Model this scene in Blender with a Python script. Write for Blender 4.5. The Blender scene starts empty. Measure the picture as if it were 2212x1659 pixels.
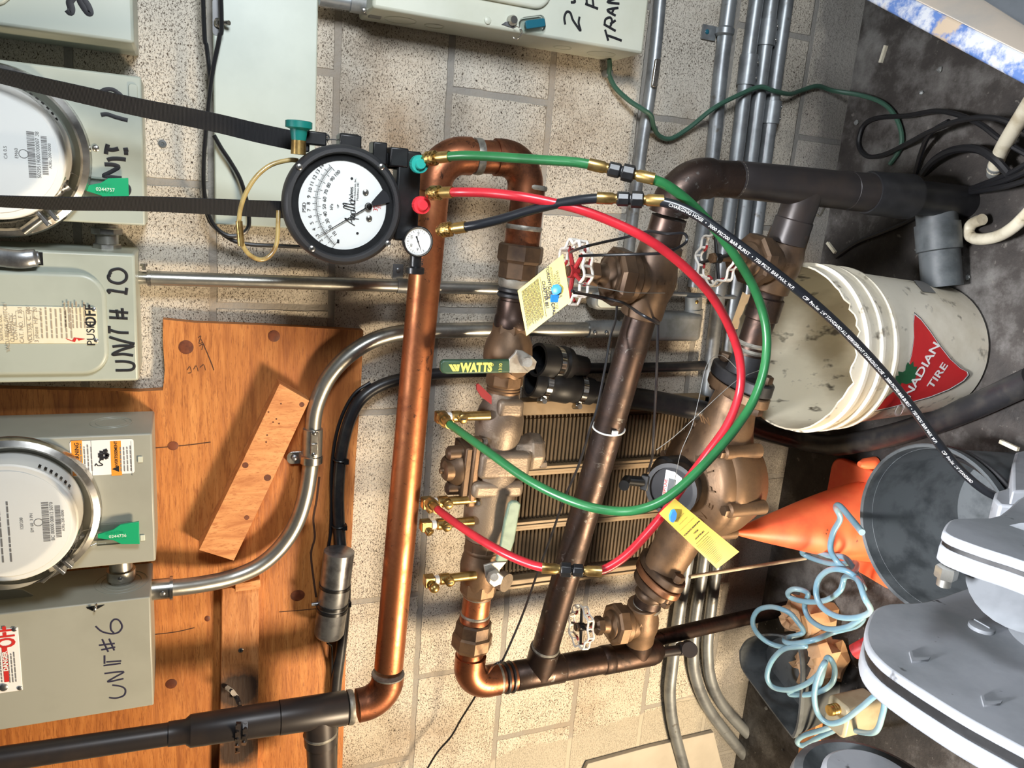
import bpy, math, random
from mathutils import Vector, Matrix
random.seed(7)
SC = bpy.context.scene
COL = SC.collection
V = Vector
# ---------------------------------------------------------------- camera model (solved from the block courses of the wall)
CF = 1670.24
CC = V((0.419779, -1.411796, 0.445043))
CR = Matrix(((0.07947013, -0.38019282, -0.9214868), (-0.96915483, -0.24580645, 0.01783529), (-0.23328825, 0.89164601, -0.38799998)))
RT = CR.transposed()
def ray(px, py):
    return RT @ V(((px - 1106) / CF, (py - 829.5) / CF, 1.0))
def P(px, py, y=0.0):
    d = ray(px, py); return CC + d * ((y - CC.y) / d.y)
def PZ(px, py, z):
    d = ray(px, py); return CC + d * ((z - CC.z) / d.z)
def PX(px, py, x):
    d = ray(px, py); return CC + d * ((x - CC.x) / d.x)
def PD(px, py, dep):
    return CC + ray(px, py) * dep
EX, EY, EZ = V((1, 0, 0)), V((0, 1, 0)), V((0, 0, 1))
FL = -0.93
# ---------------------------------------------------------------- maths
def cr(pts, n=8, closed=False):
    pts = [V(p) for p in pts]; out = []
    m = len(pts)
    for i in range(m if closed else m - 1):
        if closed:
            a, b, c, d = pts[(i - 1) % m], pts[i], pts[(i + 1) % m], pts[(i + 2) % m]
        else:
            a = pts[max(i - 1, 0)]; b = pts[i]; c = pts[i + 1]; d = pts[min(i + 2, m - 1)]
        for k in range(n):
            t = k / n
            out.append(0.5 * ((2 * b) + (c - a) * t + (2 * a - 5 * b + 4 * c - d) * t * t + (3 * b - a - 3 * c + d) * t ** 3))
    if not closed: out.append(pts[-1])
    return out
def perp(d):
    d = d.normalized()
    a = EX if abs(d.x) < 0.8 else EZ
    u = d.cross(a).normalized()
    return u, d.cross(u).normalized()
def rot(v, axis, ang):
    return Matrix.Rotation(ang, 3, axis) @ v
def rrect(w, h, r, n=5):
    pts = []
    for cx, cy, a0 in ((w / 2 - r, h / 2 - r, 0), (-w / 2 + r, h / 2 - r, 90), (-w / 2 + r, -h / 2 + r, 180), (w / 2 - r, -h / 2 + r, 270)):
        for k in range(n + 1):
            a = math.radians(a0 + 90 * k / n); pts.append((cx + r * math.cos(a), cy + r * math.sin(a)))
    return pts
# ---------------------------------------------------------------- mesh builder
class MB:
    def __init__(s):
        s.v = []; s.f = []; s.m = []; s.mi = 0
    def mat(s, i):
        s.mi = i; return s
    def face(s, idx):
        s.f.append(tuple(idx)); s.m.append(s.mi)
    def ring(s, c, u, w, r, n, r2=None, ph=0):
        b = len(s.v); r2 = r if r2 is None else r2
        for k in range(n):
            a = 2 * math.pi * k / n + ph
            s.v.append(c + u * (r * math.cos(a)) + w * (r2 * math.sin(a)))
        return b
    def bridge(s, a, b, n):
        for k in range(n):
            k2 = (k + 1) % n
            s.face((a + k, a + k2, b + k2, b + k))
    def tube(s, pts, r, n=16, cap=True, closed=False, flat=None):
        pts = [V(p) for p in pts]; m = len(pts)
        rs = list(r) if isinstance(r, (list, tuple)) else [r] * m
        T = []
        for i in range(m):
            if closed: t = pts[(i + 1) % m] - pts[(i - 1) % m]
            else: t = pts[min(i + 1, m - 1)] - pts[max(i - 1, 0)]
            T.append(t.normalized() if t.length > 1e-9 else V((0, 0, 1)))
        if flat:
            nrm = flat[0]
        else:
            u, w = perp(T[0])
        bs = []
        for i in range(m):
            if flat:
                u = T[i].cross(nrm).normalized(); w = nrm
                bs.append(s.ring(pts[i], u, w, rs[i], n, rs[i] * flat[1]))
            else:
                u = (u - T[i] * u.dot(T[i]))
                u = u.normalized() if u.length > 1e-9 else perp(T[i])[0]
                w = T[i].cross(u)
                bs.append(s.ring(pts[i], u, w, rs[i], n))
        for i in range(m - 1): s.bridge(bs[i], bs[i + 1], n)
        if closed: s.bridge(bs[-1], bs[0], n)
        elif cap:
            s.face(tuple(bs[0] + k for k in reversed(range(n)))); s.face(tuple(bs[-1] + k for k in range(n)))
        return s
    def lathe(s, prof, o, d, n=32, u=None, caps=True, ph=0, sy=1.0):
        d = d.normalized()
        if u is None: u, w = perp(d)
        else:
            u = (u - d * u.dot(d)).normalized(); w = d.cross(u)
        bs = [s.ring(o + d * z, u, w, max(r, 1e-5), n, max(r, 1e-5) * sy, ph) for z, r in prof]
        for i in range(len(bs) - 1): s.bridge(bs[i], bs[i + 1], n)
        if caps:
            if prof[0][1] > 1e-4: s.face(tuple(bs[0] + k for k in reversed(range(n))))
            if prof[-1][1] > 1e-4: s.face(tuple(bs[-1] + k for k in range(n)))
        return s
    def cyl(s, a, b, r, n=20):
        d = b - a; return s.lathe([(0, r), (d.length, r)], a, d, n)
    def nut(s, o, d, r, h, n=6, u=None, ph=0.3):
        return s.lathe([(0, r * .93), (h * .12, r), (h * .88, r), (h, r * .93)], o, d, n, u=u, ph=ph)
    def prism(s, outl, o, u, w, h):
        """outline (a,b) in frame u,w extruded from o along u x w by h"""
        nrm = u.cross(w).normalized(); n = len(outl)
        b0 = len(s.v)
        for a, b in outl: s.v.append(o + u * a + w * b)
        b1 = len(s.v)
        for a, b in outl: s.v.append(o + u * a + w * b + nrm * h)
        s.bridge(b0, b1, n)
        s.face(tuple(b0 + k for k in reversed(range(n)))); s.face(tuple(b1 + k for k in range(n)))
        return s
    def poly(s, pts, off):
        """polygon of world points, thickened by the vector off"""
        n = len(pts); b0 = len(s.v)
        s.v += [V(p) for p in pts]; b1 = len(s.v); s.v += [V(p) + off for p in pts]
        s.bridge(b0, b1, n)
        s.face(tuple(b0 + k for k in reversed(range(n)))); s.face(tuple(b1 + k for k in range(n)))
        return s
    def box(s, c, sx, sy, sz, u=EX, w=EY, t=None):
        t = u.cross(w) if t is None else t
        b = len(s.v)
        for k in (-1, 1):
            for j in (-1, 1):
                for i in (-1, 1):
                    s.v.append(c + u * (i * sx / 2) + w * (j * sy / 2) + t * (k * sz / 2))
        for q in ((0, 2, 3, 1), (4, 5, 7, 6), (0, 1, 5, 4), (2, 6, 7, 3), (0, 4, 6, 2), (1, 3, 7, 5)):
            s.face(tuple(b + x for x in q))
        return s
    def bb(s, x0, x1, y0, y1, z0, z1):
        return s.box(V(((x0 + x1) / 2, (y0 + y1) / 2, (z0 + z1) / 2)), abs(x1 - x0), abs(y1 - y0), abs(z1 - z0))
    def torus(s, c, ax, R, r, n=32, m=10, u=None, fr=None):
        uu, ww = perp(ax)
        if u is not None: uu = u; ww = ax.normalized().cross(u)
        pts = []
        for k in range(n):
            a = 2 * math.pi * k / n; q = R * (fr(a) if fr else 1)
            pts.append(c + uu * (q * math.cos(a)) + ww * (q * math.sin(a)))
        return s.tube(pts, r, m, closed=True)
    def sphere(s, c, r, n=20, m=12, d=EZ, sc=1.0):
        prof = [(-r * sc * math.cos(math.pi * k / m), r * math.sin(math.pi * k / m)) for k in range(m + 1)]
        return s.lathe(prof, c, d, n, caps=False)
    def add(s, o):
        b = len(s.v); s.v += o.v
        for f, m in zip(o.f, o.m): s.f.append(tuple(b + i for i in f)); s.m.append(m + s.mi)
        return s
    def center(s):
        xs = [p.x for p in s.v]; ys = [p.y for p in s.v]; zs = [p.z for p in s.v]
        return V(((min(xs) + max(xs)) / 2, (min(ys) + max(ys)) / 2, min(zs)))
    def build(s, name, mats, org, bevel=0, ang=38, seg=2, jit=0):
        me = bpy.data.meshes.new(name)
        vs = [tuple(p - org) for p in s.v]
        if jit: vs = [(a + random.uniform(-jit, jit), b + random.uniform(-jit, jit), c + random.uniform(-jit, jit)) for a, b, c in vs]
        me.from_pydata(vs, [], s.f)
        if not isinstance(mats, (list, tuple)): mats = [mats]
        for m in mats: me.materials.append(m)
        me.polygons.foreach_set('material_index', s.m)
        me.polygons.foreach_set('use_smooth', [True] * len(s.f))
        me.update()
        import bmesh
        bm = bmesh.new(); bm.from_mesh(me); bmesh.ops.recalc_face_normals(bm, faces=bm.faces); bm.to_mesh(me); bm.free()
        me.set_sharp_from_angle(angle=math.radians(ang))
        ob = bpy.data.objects.new(name, me); COL.objects.link(ob)
        if bevel:
            md = ob.modifiers.new('bevel', 'BEVEL'); md.width = bevel; md.segments = seg; md.limit_method = 'ANGLE'; md.angle_limit = math.radians(40)
        return ob
# ---------------------------------------------------------------- objects: thing (Empty), part (child mesh), solo (thing of one mesh)
ORG = {}
def tagit(o, label, cat, group=None):
    o['label'] = label; o['category'] = cat
    if group: o['group'] = group
    return o
def thing(name, label, cat, org, group=None):
    o = bpy.data.objects.new(name, None); COL.objects.link(o); o.location = org
    o.empty_display_size = .05
    ORG[o.name] = V(org)
    return tagit(o, label, cat, group)
def part(mb, name, mats, parent, label=None, bevel=0, **k):
    og = ORG[parent.name]
    o = mb.build(name, mats, og, bevel, **k); o.parent = parent
    ORG[o.name] = og
    if label: o['label'] = label
    return o
def solo(mb, name, mats, label, cat, group=None, bevel=0, **k):
    og = mb.center(); o = mb.build(name, mats, og, bevel, **k); o.location = og
    ORG[o.name] = og
    return tagit(o, label, cat, group)
def struct(mb, name, mats, bevel=0, **k):
    o = mb.build(name, mats, V((0, 0, 0)), bevel, **k); o['kind'] = 'structure'
    ORG[o.name] = V((0, 0, 0))
    return o
# ---------------------------------------------------------------- lettering
def text(s, o, right, up, size, depth=.0006, align='CENTER', bold=0.0, sx=1.0, mp=None):
    cu = bpy.data.curves.new('t', 'FONT'); cu.body = s; cu.size = size; cu.align_x = align; cu.align_y = 'CENTER'
    cu.offset = bold; cu.resolution_u = 3
    ob = bpy.data.objects.new('t', cu); COL.objects.link(ob)
    bpy.context.view_layer.update()
    me = bpy.data.meshes.new_from_object(ob.evaluated_get(bpy.context.evaluated_depsgraph_get()))
    right = right.normalized(); up = up.normalized(); n = right.cross(up)
    mb = MB()
    for v in me.vertices:
        if mp: mb.v.append(mp(v.co.x * sx, v.co.y))
        else: mb.v.append(o + right * (v.co.x * sx) + up * v.co.y + n * depth)
    for p in me.polygons: mb.face(tuple(p.vertices))
    bpy.data.objects.remove(ob); bpy.data.curves.remove(cu); bpy.data.meshes.remove(me)
    return mb
def strokes(lists, y, w, flat=.15, n=6, dens=6):
    """hand writing: pixel polylines on the plane Y=y"""
    mb = MB()
    for pts in lists:
        q = [P(a, b, y - .0004) for a, b in pts]
        q = cr(q, dens) if len(q) > 2 else [q[0].lerp(q[1], k / 4) for k in range(5)]
        mb.tube(q, w / 2, n, flat=(EY, flat))
    return mb
def fine(mb, o, right, up, w, rows, pitch, h, words=(3, 9), fill=.9):
    """rows of tiny print: short dashes"""
    n = right.cross(up)
    for r in range(rows):
        x = 0; lim = w * random.uniform(fill - .12, fill)
        while x < lim:
            l = random.uniform(*words) * h * .7; l = min(l, lim - x + h)
            c = o + right * (x + l / 2) - up * (r * pitch) + n * .0004
            mb.box(c, l, h, .0003, right, up)
            x += l + h * .9
    return mb
# ================================================================ materials
def newmat(name):
    m = bpy.data.materials.new(name); m.use_nodes = True
    nt = m.node_tree; b = nt.nodes['Principled BSDF']
    return m, nt, b
def srgb(r, g, b):
    f = lambda c: (c / 255 / 12.92) if c / 255 <= .04045 else ((c / 255 + .055) / 1.055) ** 2.4
    return (f(r), f(g), f(b), 1)
def N(nt, t, **k):
    n = nt.nodes.new(t)
    for a, b in k.items():
        if a.startswith('i_'):
            n.inputs[a[2:].replace('_', ' ')].default_value = b
        else: setattr(n, a, b)
    return n
def L(nt, a, b): nt.links.new(a, b)
def coords(nt, sc=(1, 1, 1)):
    tc = N(nt, 'ShaderNodeTexCoord'); mp = N(nt, 'ShaderNodeMapping'); mp.inputs['Scale'].default_value = sc
    L(nt, tc.outputs['Object'], mp.inputs['Vector']); return mp.outputs['Vector']
def noise(nt, vec, scale, det=4, rough=.55, dist=0):
    n = N(nt, 'ShaderNodeTexNoise'); n.inputs['Scale'].default_value = scale; n.inputs['Detail'].default_value = det
    n.inputs['Roughness'].default_value = rough; n.inputs['Distortion'].default_value = dist
    L(nt, vec, n.inputs['Vector']); return n.outputs['Fac']
def ramp(nt, fac, stops):
    r = N(nt, 'ShaderNodeValToRGB'); e = r.color_ramp.elements
    while len(e) < len(stops): e.new(.5)
    for i, (p, c) in enumerate(stops):
        e[i].position = p; e[i].color = c if len(c) == 4 else (*c, 1)
    L(nt, fac, r.inputs['Fac']); return r.outputs['Color']
def mix(nt, fac, a, b, mode='MIX'):
    n = N(nt, 'ShaderNodeMix', data_type='RGBA', blend_type=mode)
    for s, v in ((n.inputs[0], fac), (n.inputs[6], a), (n.inputs[7], b)):
        if hasattr(v, 'links'): L(nt, v, s)
        else: s.default_value = v
    return n.outputs[2]
def mrange(nt, fac, a, b, c=0, d=1):
    n = N(nt, 'ShaderNodeMapRange'); L(nt, fac, n.inputs[0])
    for i, v in enumerate((a, b, c, d)): n.inputs[i + 1].default_value = v
    return n.outputs[0]
def bump(nt, b, h, strength=.3, dist=.002):
    n = N(nt, 'ShaderNodeBump'); n.inputs['Strength'].default_value = strength; n.inputs['Distance'].default_value = dist
    L(nt, h, n.inputs['Height']); L(nt, n.outputs[0], b.inputs['Normal'])
W1 = (1, 1, 1, 1); K0 = (0, 0, 0, 1)
def simple(name, col, rough=.5, metal=0, c2=None, sc=20, lo=.45, hi=.65, c3=None, sc3=90, lo3=.62, hi3=.7, bs=0, bsc=200, bd=.001, stretch=(1, 1, 1), spec=None, coat=0, rough2=None):
    """base colour + one soft patch colour + one speck colour + fine bump"""
    m, nt, b = newmat(name)
    v = coords(nt, stretch); out = col
    if c2 is not None:
        f = mrange(nt, noise(nt, v, sc, 5, .6), lo, hi); out = mix(nt, f, col, c2)
        if rough2 is not None: L(nt, mrange(nt, f, 0, 1, rough, rough2), b.inputs['Roughness'])
    if c3 is not None:
        f3 = mrange(nt, noise(nt, v, sc3, 3, .6), lo3, hi3); out = mix(nt, f3, out, c3)
    if hasattr(out, 'links'): L(nt, out, b.inputs['Base Color'])
    else: b.inputs['Base Color'].default_value = out
    if rough2 is None: b.inputs['Roughness'].default_value = rough
    b.inputs['Metallic'].default_value = metal
    if spec is not None: b.inputs['Specular IOR Level'].default_value = spec
    if coat: b.inputs['Coat Weight'].default_value = coat; b.inputs['Coat Roughness'].default_value = .1
    if bs: bump(nt, b, noise(nt, v, bsc, 3), bs, bd)
    return m
M = {}
def mat_cmu():
    m, nt, b = newmat('painted_block')
    tc = N(nt, 'ShaderNodeTexCoord'); sx = N(nt, 'ShaderNodeSeparateXYZ'); L(nt, tc.outputs['Object'], sx.inputs[0])
    # wavy joints
    nz = noise(nt, tc.outputs['Object'], 22, 3)
    def add(a, k):
        q = N(nt, 'ShaderNodeMath', operation='MULTIPLY_ADD'); L(nt, nz, q.inputs[0]); q.inputs[1].default_value = k; L(nt, a, q.inputs[2]); return q.outputs[0]
    cx = N(nt, 'ShaderNodeCombineXYZ'); L(nt, add(sx.outputs['X'], .006), cx.inputs[0]); L(nt, add(sx.outputs['Z'], .006), cx.inputs[1])
    off = N(nt, 'ShaderNodeVectorMath', operation='ADD'); L(nt, cx.outputs[0], off.inputs[0]); off.inputs[1].default_value = (4.0 + .197, 4.0 + -.003, 0)
    br = N(nt, 'ShaderNodeTexBrick', offset=.5, offset_frequency=2, squash=1)
    for k, v in (('Scale', 1), ('Mortar Size', .0068), ('Mortar Smooth', .25), ('Brick Width', .4), ('Row Height', .2), ('Bias', 0)): br.inputs[k].default_value = v
    br.inputs['Color1'].default_value = srgb(212, 203, 188); br.inputs['Color2'].default_value = srgb(198, 188, 172); br.inputs['Mortar'].default_value = srgb(150, 145, 137)
    L(nt, off.outputs[0], br.inputs['Vector'])
    v = tc.outputs['Object']
    base = br.outputs['Color']
    # soft dirt
    d1 = mrange(nt, noise(nt, v, 3.2, 5, .65), .48, .74)
    base = mix(nt, d1, base, srgb(152, 134, 112))
    # pits: elongated dark holes
    pv = coords(nt, (1, 1, 1.5))
    vo = N(nt, 'ShaderNodeTexNoise'); vo.inputs['Scale'].default_value = 290; vo.inputs['Detail'].default_value = 3; vo.inputs['Roughness'].default_value = .75; vo.inputs['Distortion'].default_value = .9; L(nt, pv, vo.inputs['Vector'])
    dens = mrange(nt, noise(nt, v, 7, 3), .3, .7, .03, -.02)
    sm = N(nt, 'ShaderNodeMath', operation='ADD'); L(nt, vo.outputs['Fac'], sm.inputs[0]); L(nt, dens, sm.inputs[1])
    pit = mrange(nt, sm.outputs[0], .455, .39)
    notm = N(nt, 'ShaderNodeMath', operation='SUBTRACT'); notm.inputs[0].default_value = 1; L(nt, br.outputs['Fac'], notm.inputs[1])
    pm = N(nt, 'ShaderNodeMath', operation='MULTIPLY'); L(nt, pit, pm.inputs[0]); L(nt, notm.outputs[0], pm.inputs[1])
    base = mix(nt, pm.outputs[0], base, srgb(92, 78, 63))
    vo2 = N(nt, 'ShaderNodeTexVoronoi', feature='F1'); vo2.inputs['Scale'].default_value = 34; L(nt, v, vo2.inputs['Vector'])
    hole = mrange(nt, vo2.outputs['Distance'], .075, .045); hm = N(nt, 'ShaderNodeMath', operation='MULTIPLY'); L(nt, hole, hm.inputs[0]); L(nt, notm.outputs[0], hm.inputs[1])
    base = mix(nt, hm.outputs[0], base, srgb(70, 58, 48))
    # the plaster patch low on the left side of the wall
    pz = N(nt, 'ShaderNodeMath', operation='MULTIPLY_ADD'); L(nt, sx.outputs['Z'], pz.inputs[0]); pz.inputs[1].default_value = .1; L(nt, sx.outputs['X'], pz.inputs[2])
    pe = N(nt, 'ShaderNodeMath', operation='MULTIPLY_ADD'); L(nt, noise(nt, v, 14, 4), pe.inputs[0]); pe.inputs[1].default_value = .06; L(nt, pz.outputs[0], pe.inputs[2])
    M['_pe'] = pe
    patch = mrange(nt, pe.outputs[0], -.842, -.848)
    base = mix(nt, patch, base, srgb(176, 168, 152))
    # greyer towards the foot of the wall, with a noisy edge
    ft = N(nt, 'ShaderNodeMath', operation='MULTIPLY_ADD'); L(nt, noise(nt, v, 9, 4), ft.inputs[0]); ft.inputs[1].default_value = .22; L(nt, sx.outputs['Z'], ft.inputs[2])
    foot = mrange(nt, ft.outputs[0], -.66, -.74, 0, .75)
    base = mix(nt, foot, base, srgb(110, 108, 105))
    L(nt, base, b.inputs['Base Color']); b.inputs['Roughness'].default_value = .8
    hgt = N(nt, 'ShaderNodeMath', operation='MULTIPLY_ADD'); L(nt, br.outputs['Fac'], hgt.inputs[0]); hgt.inputs[1].default_value = -1.0
    h2 = N(nt, 'ShaderNodeMath', operation='MULTIPLY_ADD'); L(nt, pm.outputs[0], h2.inputs[0]); h2.inputs[1].default_value = -.5; L(nt, noise(nt, v, 120, 4), h2.inputs[2])
    L(nt, h2.outputs[0], hgt.inputs[2])
    bump(nt, b, hgt.outputs[0], .7, .004)
    return m
def mat_floor():
    m, nt, b = newmat('dirty_concrete')
    v = coords(nt)
    c = ramp(nt, noise(nt, v, 4, 7, .68), [(.36, srgb(26, 23, 21)), (.5, srgb(54, 49, 45)), (.64, srgb(112, 109, 105))])
    c = mix(nt, mrange(nt, noise(nt, v, 60, 3), .66, .76), c, srgb(110, 105, 98))
    L(nt, c, b.inputs['Base Color']); b.inputs['Roughness'].default_value = .75
    bump(nt, b, noise(nt, v, 70, 5, .7), .6, .004); return m
def mat_wood(name, c1, c2, c3, stretch, knots=0, dirt=None, spray=()):
    m, nt, b = newmat(name)
    v = coords(nt, stretch)
    g = noise(nt, v, 9, 6, .62, .6)
    c = ramp(nt, g, [(.28, c1), (.5, c2), (.72, c3)])
    fine_ = mrange(nt, noise(nt, v, 55, 4, .7, .3), .54, .64, 0, .75)
    c = mix(nt, fine_, c, c1)
    if dirt is not None:
        vo = coords(nt); c = mix(nt, mrange(nt, noise(nt, vo, 4.5, 4), .5, .72, 0, .7), c, dirt)
    wv = mrange(nt, noise(nt, v, 24, 5, .7, 1.6), .56, .62, 0, .5)
    c = mix(nt, wv, c, c1)
    for ctr, rad in spray:
        ge = N(nt, 'ShaderNodeNewGeometry'); di = N(nt, 'ShaderNodeVectorMath', operation='DISTANCE'); L(nt, ge.outputs['Position'], di.inputs[0]); di.inputs[1].default_value = ctr
        nn = N(nt, 'ShaderNodeMath', operation='MULTIPLY_ADD'); L(nt, noise(nt, ge.outputs['Position'], 60, 4), nn.inputs[0]); nn.inputs[1].default_value = rad * .5; L(nt, di.outputs['Value'], nn.inputs[2])
        c = mix(nt, mrange(nt, nn.outputs[0], rad * 1.45, rad * .9, 0, .93), c, srgb(34, 29, 27))
    L(nt, c, b.inputs['Base Color']); b.inputs['Roughness'].default_value = .55
    bump(nt, b, noise(nt, v, 40, 4), .25, .002); return m
def mat_copper(name, bright, dull, stain, rough=.32, lo=.42, hi=.6, stretch=(1, 1, 1)):
    m, nt, b = newmat(name)
    v = coords(nt, stretch)
    f = mrange(nt, noise(nt, v, 16, 6, .7, .4), lo, hi)
    c = mix(nt, f, bright, dull)
    c = mix(nt, mrange(nt, noise(nt, v, 38, 5, .75, 1.2), .6, .66), c, stain)
    L(nt, c, b.inputs['Base Color']); b.inputs['Metallic'].default_value = .9
    L(nt, mrange(nt, f, 0, 1, rough, rough + .16), b.inputs['Roughness'])
    bump(nt, b, noise(nt, v, 130, 3), .12, .001); return m
M['cmu'] = mat_cmu(); M['floor'] = mat_floor()
M['ply'] = mat_wood('fir_plywood', srgb(140, 78, 34), srgb(186, 116, 56), srgb(206, 138, 74), (.7, 6, 7), dirt=srgb(150, 84, 36), spray=())
M['plank'] = mat_wood('old_plank', srgb(150, 88, 44), srgb(190, 124, 70), srgb(208, 146, 92), (.7, 6, 6), spray=((tuple(P(514, 1492, -.042)), .05), (tuple(P(512, 1618, -.042)), .045)))
M['stud'] = mat_wood('spruce_offcut', srgb(170, 100, 52), srgb(208, 142, 86), srgb(224, 162, 104), (5, 5, 1.2))
M['plyedge'] = mat_wood('plywood_edge', srgb(110, 60, 30), srgb(176, 112, 60), srgb(200, 140, 86), (1.2, 60, 8))
M['knot'] = simple('knot', srgb(92, 44, 24), .5, c2=srgb(120, 62, 34), sc=60)
M['pencil'] = simple('pencil_mark', srgb(70, 42, 26), .8)
M['box'] = simple('grey_green_enamel', srgb(172, 178, 166), .38, c2=srgb(160, 166, 154), sc=5, c3=srgb(150, 128, 84), sc3=9, lo3=.69, hi3=.78)
M['box2'] = simple('warm_grey_enamel', srgb(158, 158, 146), .42, c2=srgb(150, 150, 138), sc=6)
M['boxw'] = simple('pale_enamel', srgb(206, 208, 192), .4, c2=srgb(196, 198, 180), sc=6, c3=srgb(176, 150, 100), sc3=7, lo3=.7, hi3=.8)
M['panel'] = simple('wireway_enamel', srgb(188, 196, 184), .42, c2=srgb(176, 184, 172), sc=5, c3=srgb(190, 160, 92), sc3=6, lo3=.68, hi3=.82)
M['galv'] = simple('galvanised_tube', srgb(178, 176, 168), .3, .85, c2=srgb(150, 148, 140), sc=30, bs=.05, rough2=.42)
M['galvd'] = simple('dull_galvanised_tube', srgb(150, 154, 156), .42, .6, c2=srgb(120, 122, 124), sc=18, c3=srgb(96, 88, 78), sc3=30, lo3=.66, hi3=.76)
M['greypaint'] = simple('grey_cast_fitting', srgb(140, 142, 140), .5, .3, c2=srgb(120, 120, 116), sc=24)
M['steel'] = simple('bright_steel', srgb(200, 198, 192), .25, .95, c2=srgb(150, 146, 140), sc=40)
M['chrome'] = simple('polished_steel', srgb(210, 210, 206), .12, 1)
M['lead'] = simple('die_cast_zinc', srgb(158, 160, 162), .35, .85, c2=srgb(120, 120, 122), sc=40)
M['copper'] = mat_copper('worn_copper', srgb(168, 106, 74), srgb(104, 66, 48), srgb(84, 60, 50), .36)
M['copperl'] = mat_copper('bright_copper', srgb(190, 122, 82), srgb(142, 86, 58), srgb(96, 66, 54), .36, .42, .68)
M['copperd'] = mat_copper('brown_copper', srgb(84, 69, 62), srgb(64, 55, 51), srgb(118, 114, 110), .38)
M['copperb'] = mat_copper('blackened_copper', srgb(78, 62, 54), srgb(54, 46, 43), srgb(40, 36, 35), .42)
M['blackpipe'] = simple('black_painted_copper', srgb(50, 46, 46), .38, .25, c2=srgb(62, 54, 50), sc=14, c3=srgb(86, 66, 54), sc3=16, lo3=.7, hi3=.8)
M['solder'] = simple('solder_and_flux', srgb(146, 142, 132), .5, .5, c2=srgb(104, 100, 92), sc=60)
M['bronze'] = simple('cast_bronze', srgb(124, 98, 74), .5, .62, c2=srgb(98, 78, 60), sc=18, c3=srgb(92, 70, 54), sc3=26, lo3=.66, hi3=.74, bs=.25, bsc=260)
M['bronzed'] = simple('dark_cast_bronze', srgb(98, 78, 60), .48, .6, c2=srgb(72, 58, 48), sc=20, bs=.2, bsc=240)
M['bronzef'] = simple('reddish_flange', srgb(160, 112, 80), .42, .75, c2=srgb(126, 86, 62), sc=30)
M['cast'] = simple('grey_bronze_casting', srgb(148, 132, 114), .5, .55, c2=srgb(112, 98, 86), sc=13, c3=srgb(176, 168, 156), sc3=20, lo3=.66, hi3=.78, bs=.45, bsc=300, bd=.0012)
M['brass'] = simple('brass', srgb(188, 158, 98), .34, .9, c2=srgb(138, 108, 62), sc=50)
M['brassk'] = simple('knurled_brass', srgb(196, 162, 96), .3, .95, c2=srgb(120, 92, 50), sc=300, lo=.5, hi=.55, bs=.8, bsc=420)
M['rubber'] = simple('black_rubber', srgb(30, 30, 32), .45, c2=srgb(42, 42, 44), sc=30)
M['black'] = simple('black_plastic', srgb(22, 22, 23), .35, c2=srgb(30, 30, 31), sc=60)
M['blackm'] = simple('black_wrinkle_plastic', srgb(40, 40, 42), .48, bs=.25, bsc=500)
M['cable'] = simple('black_cable', srgb(28, 28, 30), .35)
M['poly'] = simple('black_poly_pipe', srgb(36, 36, 38), .35, c2=srgb(52, 50, 48), sc=40)
M['darkgrey'] = simple('dark_grey_plastic', srgb(84, 88, 90), .5, c2=srgb(56, 60, 62), sc=20)  # lifted from black so the bin carries the glare over it
M['green'] = simple('green_hose', srgb(38, 100, 56), .32, c2=srgb(32, 86, 48), sc=20)
M['red'] = simple('red_hose', srgb(176, 36, 46), .32, c2=srgb(154, 30, 40), sc=20)
M['bhose'] = simple('black_hose', srgb(26, 28, 32), .3)
M['gcable'] = simple('green_ground_cable', srgb(58, 92, 76), .4)
M['teal'] = simple('teal_knob', srgb(36, 158, 146), .4)
M['teald'] = simple('dark_teal_knob', srgb(10, 110, 102), .4)
M['redk'] = simple('red_knob', srgb(230, 52, 62), .4)
M['white'] = simple('white_plastic', srgb(232, 230, 224), .4)
M['whitep'] = simple('chipped_white_paint', srgb(232, 226, 216), .5, c2=srgb(214, 204, 190), sc=40, c3=srgb(150, 60, 52), sc3=50, lo3=.72, hi3=.76)
M['redp'] = simple('old_red_paint', srgb(170, 40, 44), .5, c2=srgb(120, 40, 40), sc=60)
M['dial'] = simple('dial_white', srgb(236, 236, 232), .35)
M['ink'] = simple('black_ink', srgb(18, 18, 24), .6)
M['inkb'] = simple('blue_black_marker', srgb(34, 32, 58), .6)
M['inkg'] = simple('grey_print', srgb(120, 118, 116), .7)
M['inkl'] = simple('pale_print', srgb(166, 150, 128), .7)
M['inkr'] = simple('red_print', srgb(198, 40, 36), .6)
M['yel'] = simple('yellow_tag', srgb(214, 188, 78), .45, c2=srgb(212, 186, 80), sc=18, c3=srgb(160, 140, 60), sc3=40, lo3=.68, hi3=.8)
M['yellet'] = simple('yellow_print', srgb(236, 226, 110), .6)
M['wgreen'] = simple('green_vinyl', srgb(52, 84, 62), .42, c2=srgb(44, 72, 54), sc=30)
M['palegreen'] = simple('faded_green_vinyl', srgb(132, 152, 132), .45, c2=srgb(110, 128, 112), sc=26, c3=srgb(214, 214, 206), sc3=40, lo3=.7, hi3=.74)
M['handle'] = simple('zinc_handle', srgb(186, 182, 172), .45, .5, c2=srgb(150, 140, 128), sc=50, c3=srgb(160, 90, 46), sc3=40, lo3=.7, hi3=.78)
M['blueclip'] = simple('blue_seal', srgb(48, 134, 214), .4)
M['sealg'] = simple('green_seal', srgb(28, 158, 108), .35)
M['seal_teal'] = simple('teal_seal', srgb(32, 98, 116), .3)
M['ivory'] = simple('ivory_plate', srgb(230, 222, 196), .4, c2=srgb(220, 204, 160), sc=12)
M['sticker'] = simple('white_sticker', srgb(236, 234, 230), .4)
M['orange'] = simple('orange_label', srgb(240, 150, 50), .5)
M['redtag'] = simple('dark_red_sticker', srgb(140, 30, 36), .5)
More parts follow.
